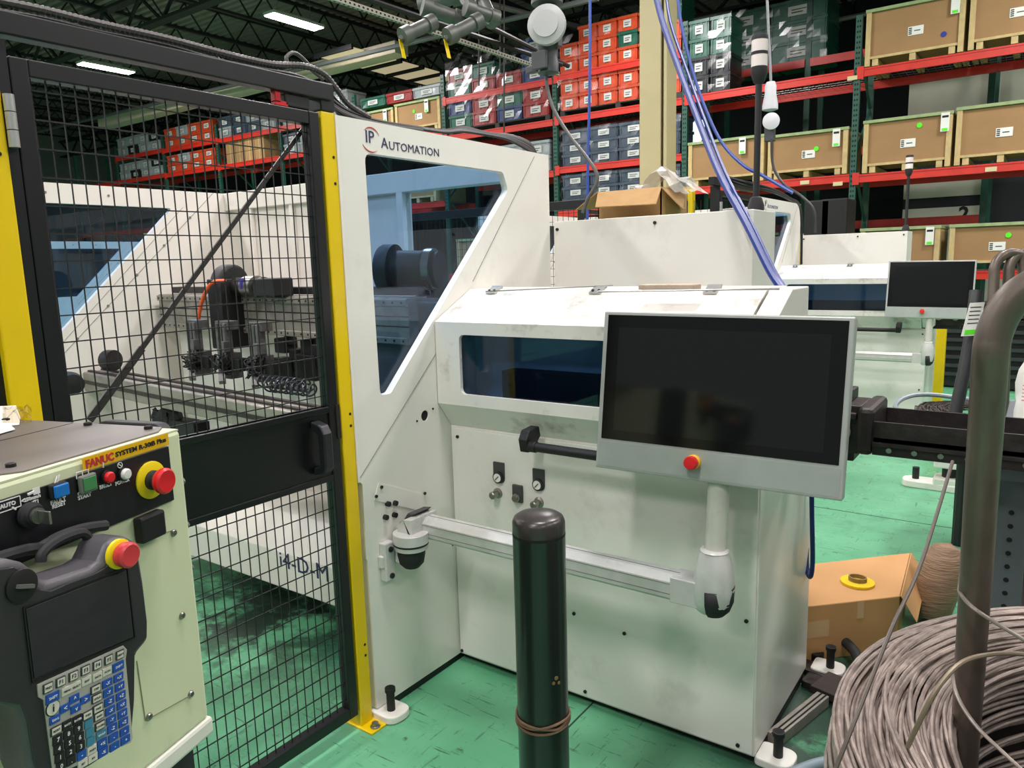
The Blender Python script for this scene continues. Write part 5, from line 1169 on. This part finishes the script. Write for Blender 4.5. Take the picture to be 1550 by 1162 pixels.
for a0, a1, z0, z1 in ((0.02, .26, .10, .17), (.55, .62, .16, .232)):
    p0 = BL+(BR-BL)*a0+m_*.002; p1 = BL+(BR-BL)*a1+m_*.002
    MB().add([(p.x, p.y, z) for p in (p0, p1) for z in (z0, z1)]+[(p.x-m_.x*.0015, p.y-m_.y*.0015, z) for p in (p0, p1) for z in (z0, z1)], [(0, 1, 3, 2), (4, 6, 7, 5), (0, 4, 5, 1), (2, 3, 7, 6)]).build('tape_strip', tpm, bt)
yr = at(1298, 880, 'z', zt_+.008)
rl = thing('yellow_tape_roll', 'yellow tape roll with cardboard core lying on the closed cardboard box', 'roll', (yr.x, yr.y, zt_))
MB().lathe([(.03, 0), (.066, 0), (.066, .010), (.03, .012)], (yr.x, yr.y, zt_+.001), n=32).build('tape', mat('tape_yellow', (236, 200, 10), .5, bump=.3, bscale=60), rl, smooth=True)
MB().prism([(yr.x+.036*math.cos(a*PI/12), yr.y+.03*math.sin(a*PI/12)) for a in range(24)], 'z', zt_+.001, zt_+.030, [[(yr.x+.031*math.cos(-a*PI/12), yr.y+.025*math.sin(-a*PI/12)) for a in range(24)]]).build('core', mat('core_brown', (146, 120, 80), .7), rl)
rg0 = at(1420, 905, 'z', .1); rg1 = at(1425, 860, 'z', .22)
rg = MB().lathe([(0, 0), (.06, .0), (.08, .03), (.088, .14), (.088, .22), (.08, .28), (.055, .32), (0, .34)], at(1405, 935, 'z', .02), Vector((.15, .30, .9)), 24)
tag(rg.build('sack_roll', mat('burlap', (140, 112, 88), .6, var=.25, vscale=12, stretch=(1, 1, 6), bump=.6, bscale=26), smooth=True), 'brown shiny film-wrapped roll leaning behind the cardboard box', 'roll')
# ---- aluminium extrusion, dark plate and oily parts on the floor by the machine corner
E0 = at(1170, 1115, 'z', .03); E1 = at(1250, 1050, 'z', .03); dd = (E1-E0).normalized(); E1 = E0+dd*.34
e = thing('slotted_extrusion', 'greasy aluminium slotted extrusion lying on the floor beside the machine corner', 'extrusion', tuple(E0))
MB().bar((E0.x, E0.y, .02), (E1.x, E1.y, .02), .045, .04).build('profile', alu, e, bevel=.002)
sd = Vector((-dd.y, dd.x, 0))
g = MB()
for o_ in (-.012, .004): g.bar(E0+sd*o_+Vector((0, 0, .0112)), E1+sd*o_+Vector((0, 0, .0112)), .005, .002)
g.build('slot', darkc, e)
tag(MB().bar(E1+dd*.01+Vector((0, 0, .0)), E1+dd*.15+Vector((0, 0, .0)), .11, .03).build('steel_plate', mat('rusty_plate', (62, 52, 48), .6, .3, var=.3), bevel=.003), 'dark brown steel block lying behind the slotted extrusion', 'plate')
P = at(1262, 985, 'z', .03)
tag(MB().tube([P+Vector((-.12, .12, 0)), P+Vector((-.02, .08, .03)), P+Vector((.08, -.02, .03)), P+Vector((.12, -.14, .01)), P+Vector((.1, -.25, 0))], .02, 10).build('rubber_hose', rubber, smooth=True), 'short thick black hose curled on the floor below the cardboard box', 'hose')
P = at(1230, 1162, 'z', .02)
tag(MB().tube([at(1190, 1175, 'z', .02), at(1240, 1155, 'z', .02), at(1300, 1150, 'z', .02), at(1400, 1155, 'z', .02)], .018, 10).build('grey_conduit', mat('conduit_greyblue', (126, 142, 150), .4), smooth=True), 'grey blue conduit on the floor at the bottom edge left of the coil', 'conduit')
# oil-dark junk row
jm = mat('greasy_metal', (56, 52, 50), .4, .5, var=.5, vscale=20, bump=.3)
for k, (u, v) in enumerate(((1228, 1010), (1240, 1035), (1222, 985))):
    P = at(u, v, 'z', .015); t = MB().prism(rpoly([(P.x-.06, P.y-.03), (P.x+.06, P.y-.05), (P.x+.07, P.y+.03), (P.x-.05, P.y+.05)], .015), 'z', 0, .022+.006*k).build('machine_scrap', jm, bevel=.004)
    tag(t, ['greasy metal plate on the floor beside the rear foot', 'lowest greasy plate nearer the slotted extrusion', 'greasy plate furthest back under the cardboard box'][k], 'scrap')
# dark blue loop hose hanging at machine's right side
tag(MB().tube([at(1228, 700, 'y', 2.7), at(1229, 780, 'y', 2.7), at(1230, 850, 'y', 2.7), at(1226, 873, 'y', 2.72), at(1221, 850, 'y', 2.76), at(1222, 760, 'y', 2.8)], .0085, 8).build('blue_hose', mat('navy_hose', (26, 48, 104), .35), smooth=True), 'dark blue hose loop hanging behind the right end of the near machine', 'hose')
# ================================================================ CABLES, HOSES, HANGING PLUGS, BOX ON TOP
bluem = mat('hose_blue', (26, 52, 128), .35)
def wire(name, pts, r, m, label, cat='cable', n=8, sub=6):
    return tag(MB().tube(pts, r, n, sub).build(name, m, smooth=True), label, cat)
Y = 4.3
wire('air_hose', [at(u, v, 'y', 3.3-.55*(v+40)/476) for u, v in ((985, -40), (1002, 30), (1030, 110), (1060, 190), (1090, 265), (1130, 340), (1165, 410), (1184, 438))], .0135, bluem, 'thick blue air hose slanting across the beige column down behind the machine hood', 'hose')
wire('air_hose', [at(u, v, 'y', 3.33-.55*(v+40)/476) for u, v in ((1006, -40), (1014, 30), (1041, 110), (1070, 190), (1099, 264), (1138, 339), (1171, 407), (1190, 438))], .007, mat('hose_blue2', (34, 58, 134), .35), 'second blue hose hugging the thick slanting blue hose', 'hose')
wire('air_hose', [at(u, v, 'y', 5.6) for u, v in ((1022, -40), (1030, 30), (1046, 100), (1066, 160), (1092, 215), (1125, 250), (1155, 266), (1200, 292))], .012, mat('hose_blue3', (44, 68, 150), .35), 'thin blue hose curving behind the near stack light', 'hose')
wire('air_hose', [at(u, v, 'y', 5.0) for u, v in ((893, -40), (893, 60), (892, 160), (890, 240), (889, 320), (889, 360))], .0105, mat('hose_blue4', (52, 78, 160), .35), 'straight vertical blue hose hanging left of the beige column', 'hose')
# hanging plug
def plug(label, PL=None):
    a = at(828, 4, 'y', 3.2); t = thing('hanging_plug', label, 'plug', tuple(a)); pl = mat('plug_grey', (176, 176, 176), .4); pd = mat('plug_dark', (72, 74, 76), .45, .3)
    x = a.x; y = 3.2
    MB().lathe([(.035, .25), (.04, 0), (.075, -.005), (.075, -.03), (.045, -.035), (.045, -.06)], (x, y, 2.83), n=22).build('upper_coupler', pd, t, smooth=True)
    MB().lathe([(.07, 0), (.075, .01), (.075, .03), (0, .03)], (x, y, 2.80), n=22).build('coupler_ring', pl, t, smooth=True)
    MB().lathe([(.043, .02), (.043, -.06), (.055, -.08), (.055, -.16), (.048, -.2), (.045, -.24), (.05, -.25), (.05, -.30), (.02, -.31)], (x, y, 2.79), n=22).build('plug_body', pd, t, smooth=True)
    c = at(824, 38, 'y', 3.12)
    MB().lathe([(.085, 0), (.09, .008), (.09, .035), (.075, .04), (.06, .044), (.06, .05), (.052, .05), (0, .052)], (c.x, 3.15, c.z), (.35, -1, .05), 32).build('round_cover', pl, t, smooth=True)
    MB().box(x+.05, x+.07, y-.02, y+.02, 2.60, 2.72).box(x-.05, x+.03, y-.07, y-.05, 2.5, 2.58).bar((x-.05, y-.01, 2.52), (x-.12, y, 2.52), .03).build('clip', pd, t, bevel=.003)
    return t
plug('large grey round power plug hanging in the aisle left of the beige column')
wire('power_cable', [at(u, v, 'y', 3.2) for u, v in ((826, 98), (828, 130), (838, 165), (862, 205), (888, 238), (903, 262), (902, 280), (890, 300), (882, 322))], .009, mat('cable_grey', (86, 84, 82), .45), 'grey cable curving down from the large hanging plug')
wire('power_cable', [at(830, -60, 'y', 3.2), at(829, 4, 'y', 3.2)], .016, mat('cable_grey', (86, 84, 82), .45), 'vertical cable feeding the large hanging plug')
def plug2():
    a = at(1166, 150, 'y', 7.75); t = thing('hanging_plug', 'small grey power plug hanging right of the near stack light', 'plug', tuple(a)); pl = mat('plug_white', (196, 196, 200), .4); x = a.x; y = 7.75; z = a.z
    MB().lathe([(.04, .16), (.055, .12), (.055, .05), (.075, -.06), (.075, -.1), (.04, -.11)], (x, y, z), n=20).build('plug_body', pl, t, smooth=True)
    c = at(1167, 184, 'y', 7.7); MB().lathe([(.075, 0), (.08, .01), (.08, .03), (.05, .04), (0, .045)], c, (.35, -1, .05), 24).build('round_cover', pl, t, smooth=True)
    MB().box(x-.04, x+.05, y-.04, y+.04, z-.40, z-.2).build('lower_coupler', mat('plug_dark', (72, 74, 76), .45, .3), t, bevel=.006)
    return t
plug2()
wire('power_cable', [at(u, v, 'y', 7.75) for u, v in ((1160, -30), (1163, 40), (1166, 100), (1167, 130))], .013, mat('cable_lgrey', (130, 130, 134), .45), 'grey vertical cable above the small hanging plug')
wire('power_cable', [at(u, v, 'y', 7.7) for u, v in ((1168, 210), (1170, 250), (1186, 278), (1212, 296), (1232, 318), (1234, 352))], .013, mat('cable_dark', (48, 46, 50), .45), 'dark cable sagging from the small hanging plug to the far machine')
# corrugated hose and cable bundle over the header and panel top
def corr(pts, r, m, name, label):
    P = [Vector(p) for p in pts]; mb = MB(); Q = []
    for i in range(len(P)-1):
        p0, p1, p2, p3 = P[max(i-1, 0)], P[i], P[i+1], P[min(i+2, len(P)-1)]
        seg = max(2, int((p2-p1).length/.004))
        for k in range(seg):
            t_ = k/seg; Q.append(.5*((2*p1)+(p2-p0)*t_+(2*p0-5*p1+4*p2-p3)*t_*t_+(3*p1-p0-3*p2+p3)*t_**3))
    N = len(Q)-1
    return tag(mb.tube(Q, lambda t_: r*(1+.13*math.sin(t_*N*PI/1.5)), 8, 1).build(name, m, smooth=True), label, 'hose')
hx = PX-.035
corrm = mat('corrugated_grey', (78, 72, 72), .5)
corr([at(u, v, 'x', hx) for u, v in ((-30, -4), (60, 14), (150, 36), (250, 58), (350, 84), (410, 97), (460, 100), (490, 112), (510, 135), (528, 158), (560, 178))], .0095, corrm, 'corrugated_conduit', 'grey corrugated conduit lying along the top of the black header rail')
for k, (dv, r, yo) in enumerate(((13, .006, .0), (20, .005, -.01), (26, .0045, .01), (32, .004, .02))):
    wire('cable', [at(u, v+dv*s_, 'x', hx+yo) for u, v, s_ in ((-30, -2, 1), (60, 16, .8), (150, 38, .75), (250, 60, .6), (330, 84, .5), (400, 98, .5), (450, 108, .5), (480, 124, .4), (505, 148, .4), (530, 165, .3), (570, 180, .2), (640, 194, .1))], r, mat('cable_black%d' % (k % 2), ((34, 30, 32), (66, 62, 62))[k % 2], .45), f'{ORD[k]} smooth cable under the corrugated conduit on the header rail')
for k in range(7):
    yo = -.02+.0*k; amp = k*2.2
    pts = [(495+k*2, 135+k*4), (515, 158+k*3), (545, 178+k), (600, 189), (670, 200-amp*.2), (700, 199-amp*.5), (740, 205-amp*.7+k), (770, 212-amp*.6), (800, 228-amp), (812, 238-amp*.3), (815, 246)]
    wire('cable', [at(u, v, 'x', PX-.05-k*.013) for u, v in pts], .0055+.001*(k % 3), mat('cable_black%d' % (k % 2), ((34, 30, 32), (66, 62, 62))[k % 2], .45), f'{ORD[k]} cable in the bundle along the top of the logo panel')
wire('cable', [at(u, v, 'x', PX-.1) for u, v in ((436, 98), (434, 86), (446, 80), (462, 92), (474, 108), (490, 120))], .006, mat('cable_grey', (86, 84, 82), .45), 'grey cable making a small hump above the header end')
for j, (u, v) in enumerate(((1166, 268), (1172, 300))):
    wire('cable', [Vector((p.x, p.y, p.z)) for p in [at(1100+j*6, 268+j*5, 'y', 5.6), at(1130, 276+j*5, 'y', 5.6), at(1165, 285+j*4, 'y', 5.8), at(1195, 300+j*2, 'y', 6.4), at(1212, 318, 'y', 7.2), at(1213, 400, 'y', 7.35)]], .011, blackm, f'{ORD[j]} black cable draped over the far logo panel')
# strut channel, conduit fittings, yellow tags near the ceiling
s0, s1 = at(488, -8, 'z', 4.3), at(845, 112, 'z', 4.3)
stt = thing('strut_channel', 'perforated galvanised strut channel hanging under the roof, left of the large plug', 'channel', tuple(s0))
MB().bar(s0, s1, .045, .05).build('channel', mat('galv_strut', (176, 172, 160), .4, .4), stt)
h_ = MB(); d_ = (s1-s0)
sn = Vector((d_.y, -d_.x, 0)).normalized()
for k in range(70):
    P = s0+d_*(k+.5)/70; h_.bar(P+sn*.0235-d_.normalized()*.012, P+sn*.0235+d_.normalized()*.012, .002, .018); h_.bar(P-Vector((0, 0, .026))-d_.normalized()*.012, P-Vector((0, 0, .026))+d_.normalized()*.012, .018, .002)
h_.build('slots', darkc, stt, kind='stuff')
for (u0, v0, u1, v1, z, nm) in ((470, -30, 850, 98, 4.7, 'upper black bus rail parallel to the strut channel'), (700, 20, 860, 100, 4.8, 'short black bus rail right of the yellow tags')):
    wire('bus_rail', [at(u0, v0, 'z', z), at(u1, v1, 'z', z)], .035, blackm, nm, 'rail')
cm = mat('fitting_grey', (92, 94, 90), .5, .4, var=.2, vscale=9)
for k, (u, v, D, r, du, dv) in enumerate(((616, 52, 6.2, .055, 34, -16), (684, 52, 6.2, .055, 36, -18), (648, 12, 6.4, .06, 44, 16), (712, 14, 6.4, .055, 34, 12), (690, -5, 6.6, .06, -46, 12), (744, 28, 6.6, .055, -14, -30))):
    P, Q = dep(u, v, D), dep(u+du, v+dv, D+.1)
    t = thing('conduit_fitting', ['leftmost grey elbow fitting above the left yellow tag', 'grey elbow fitting above the right yellow tag', 'grey pipe fitting above the strut channel middle', 'grey pipe fitting left of the large plug, upper', 'topmost grey fitting at the upper frame edge', 'small grey fitting nearest the large plug'][k], 'fitting', tuple(P))
    MB().cyl(P, Q, r, 16).build('pipe_body', cm, t, smooth=True)
    if k < 2: MB().bar(dep(u-10, v+8, 6.2), dep(u-4, v+36, 6.2), .04, .006, up=(1, 0, 0)).build('yellow_tag', yellow, t); MB().cyl(dep(u-10, v+8, 6.2), P, .03, 10).build('bracket', cm, t)
    e0 = (Q-P).normalized(); MB().cyl(P-e0*.05, P+e0*.03, r*1.3, 16).build('coupling_ring', cm, t, smooth=True); MB().cyl(Q-e0*.03, Q+e0*.05, r*1.25, 16).build('coupling_ring', cm, t, smooth=True)
# wide round duct stub with hanging rods
for k, u in enumerate((725, 757, 763)):
    tag(MB().cyl(at(u, -10, 'y', 11.0), at(u, (130, 110, 200)[k], 'y', 11.0), .014, 6).build('hanger_rod', blackm), f'{ORD[k]} thin black hanger rod below the strut channel', 'rod')
# cardboard box with plastic film on the near electrical box
zt_ = 1.945; kb = thing('open_cardboard_box', 'open cardboard box with plastic film on top of the near white electrical box', 'box', (-1.6, 3.3, 1.777))
cbx = mat('box_brown', (168, 132, 84), .75, var=.08, vscale=8, dirt=(120, 92, 60), dscale=6, damt=.5)
L_, R_2 = at(905, 300, 'y', 3.2).x, at(1001, 300, 'y', 3.2).x
MB().box(L_, R_2, 3.2, 3.206, 1.777, 1.91).box(L_, L_+.006, 3.2, 3.5, 1.777, 1.91).box(R_2-.006, R_2, 3.2, 3.5, 1.777, 1.91).box(L_, R_2, 3.494, 3.5, 1.777, 1.91).box(L_, R_2, 3.2, 3.5, 1.777, 1.783).build('box_body', cbx, kb)
def flap(P4, nm='flap'):
    P4 = [Vector(p) for p in P4]; nrm = (P4[1]-P4[0]).cross(P4[3]-P4[0]).normalized()*.004
    MB().add(P4+[p+nrm for p in P4], [(0, 1, 2, 3), (7, 6, 5, 4), (0, 4, 5, 1), (1, 5, 6, 2), (2, 6, 7, 3), (3, 7, 4, 0)]).build(nm, cbx, kb)
ZR = 1.915
flap([(L_, 3.2, ZR), (R_2, 3.2, ZR), at(993, 308, 'y', 3.08), at(901, 313, 'y', 3.08)])
flap([(R_2, 3.2, ZR), (R_2, 3.5, ZR), at(1038, 315, 'y', 3.42), at(1034, 316, 'y', 3.25)])
flap([(L_, 3.2, ZR), (L_, 3.5, ZR), (L_-.12, 3.5, 1.86), (L_-.12, 3.2, 1.84)])
fm = mat('poly_film', (206, 200, 194), .35)
fm.node_tree.nodes['Principled BSDF'].inputs['Alpha'].default_value = .55
pf = MB(); rn = random.Random(5)
for (x0_, x1_, pk) in ((L_+.08, L_+.24, .06), (L_+.16, L_+.36, .14), (L_+.30, L_+.44, .08)):
    xm = (x0_+x1_)/2+.02; v = []; n = 9
    for j in range(5):
        for i in range(n): tt = i/(n-1); v.append((x0_+(x1_-x0_)*tt+rn.uniform(-.012, .012), 3.27+.045*j+rn.uniform(-.01, .01), 1.89+pk*math.sin(PI*tt)**1.5*(1-.15*abs(j-2))+rn.uniform(-.01, .01)))
    pf.add(v, [(j*n+i, j*n+i+1, (j+1)*n+i+1, (j+1)*n+i) for j in range(4) for i in range(n-1)])
tag(pf.build('plastic_film', fm), 'crumpled milky plastic film rising out of the open cardboard box', 'film')
# sticks, wires on the hood top
hz = 1.503
wire('steel_rod', [at(905, 441, 'z', hz+.004), at(1180, 437, 'z', hz+.004)], .003, steel, 'thin steel rod lying on the hood, right one', 'rod')
wire('steel_rod', [at(735, 441, 'z', hz+.004), at(928, 432, 'z', hz+.006)], .002, steel, 'thin steel rod lying on the hood, left one', 'rod')
P = at(1010, 433, 'z', hz+.01); tag(MB().box(P.x-.09, P.x+.1, P.y-.02, P.y+.03, hz, hz+.016).build('wood_strip', mat('chip_wood', (186, 166, 146), .8, var=.2, vscale=40), bevel=.003), 'short pale wooden strip on the hood behind the middle hinge', 'wood')
for o in bpy.data.objects:
    if '_o' in o: del o['_o']
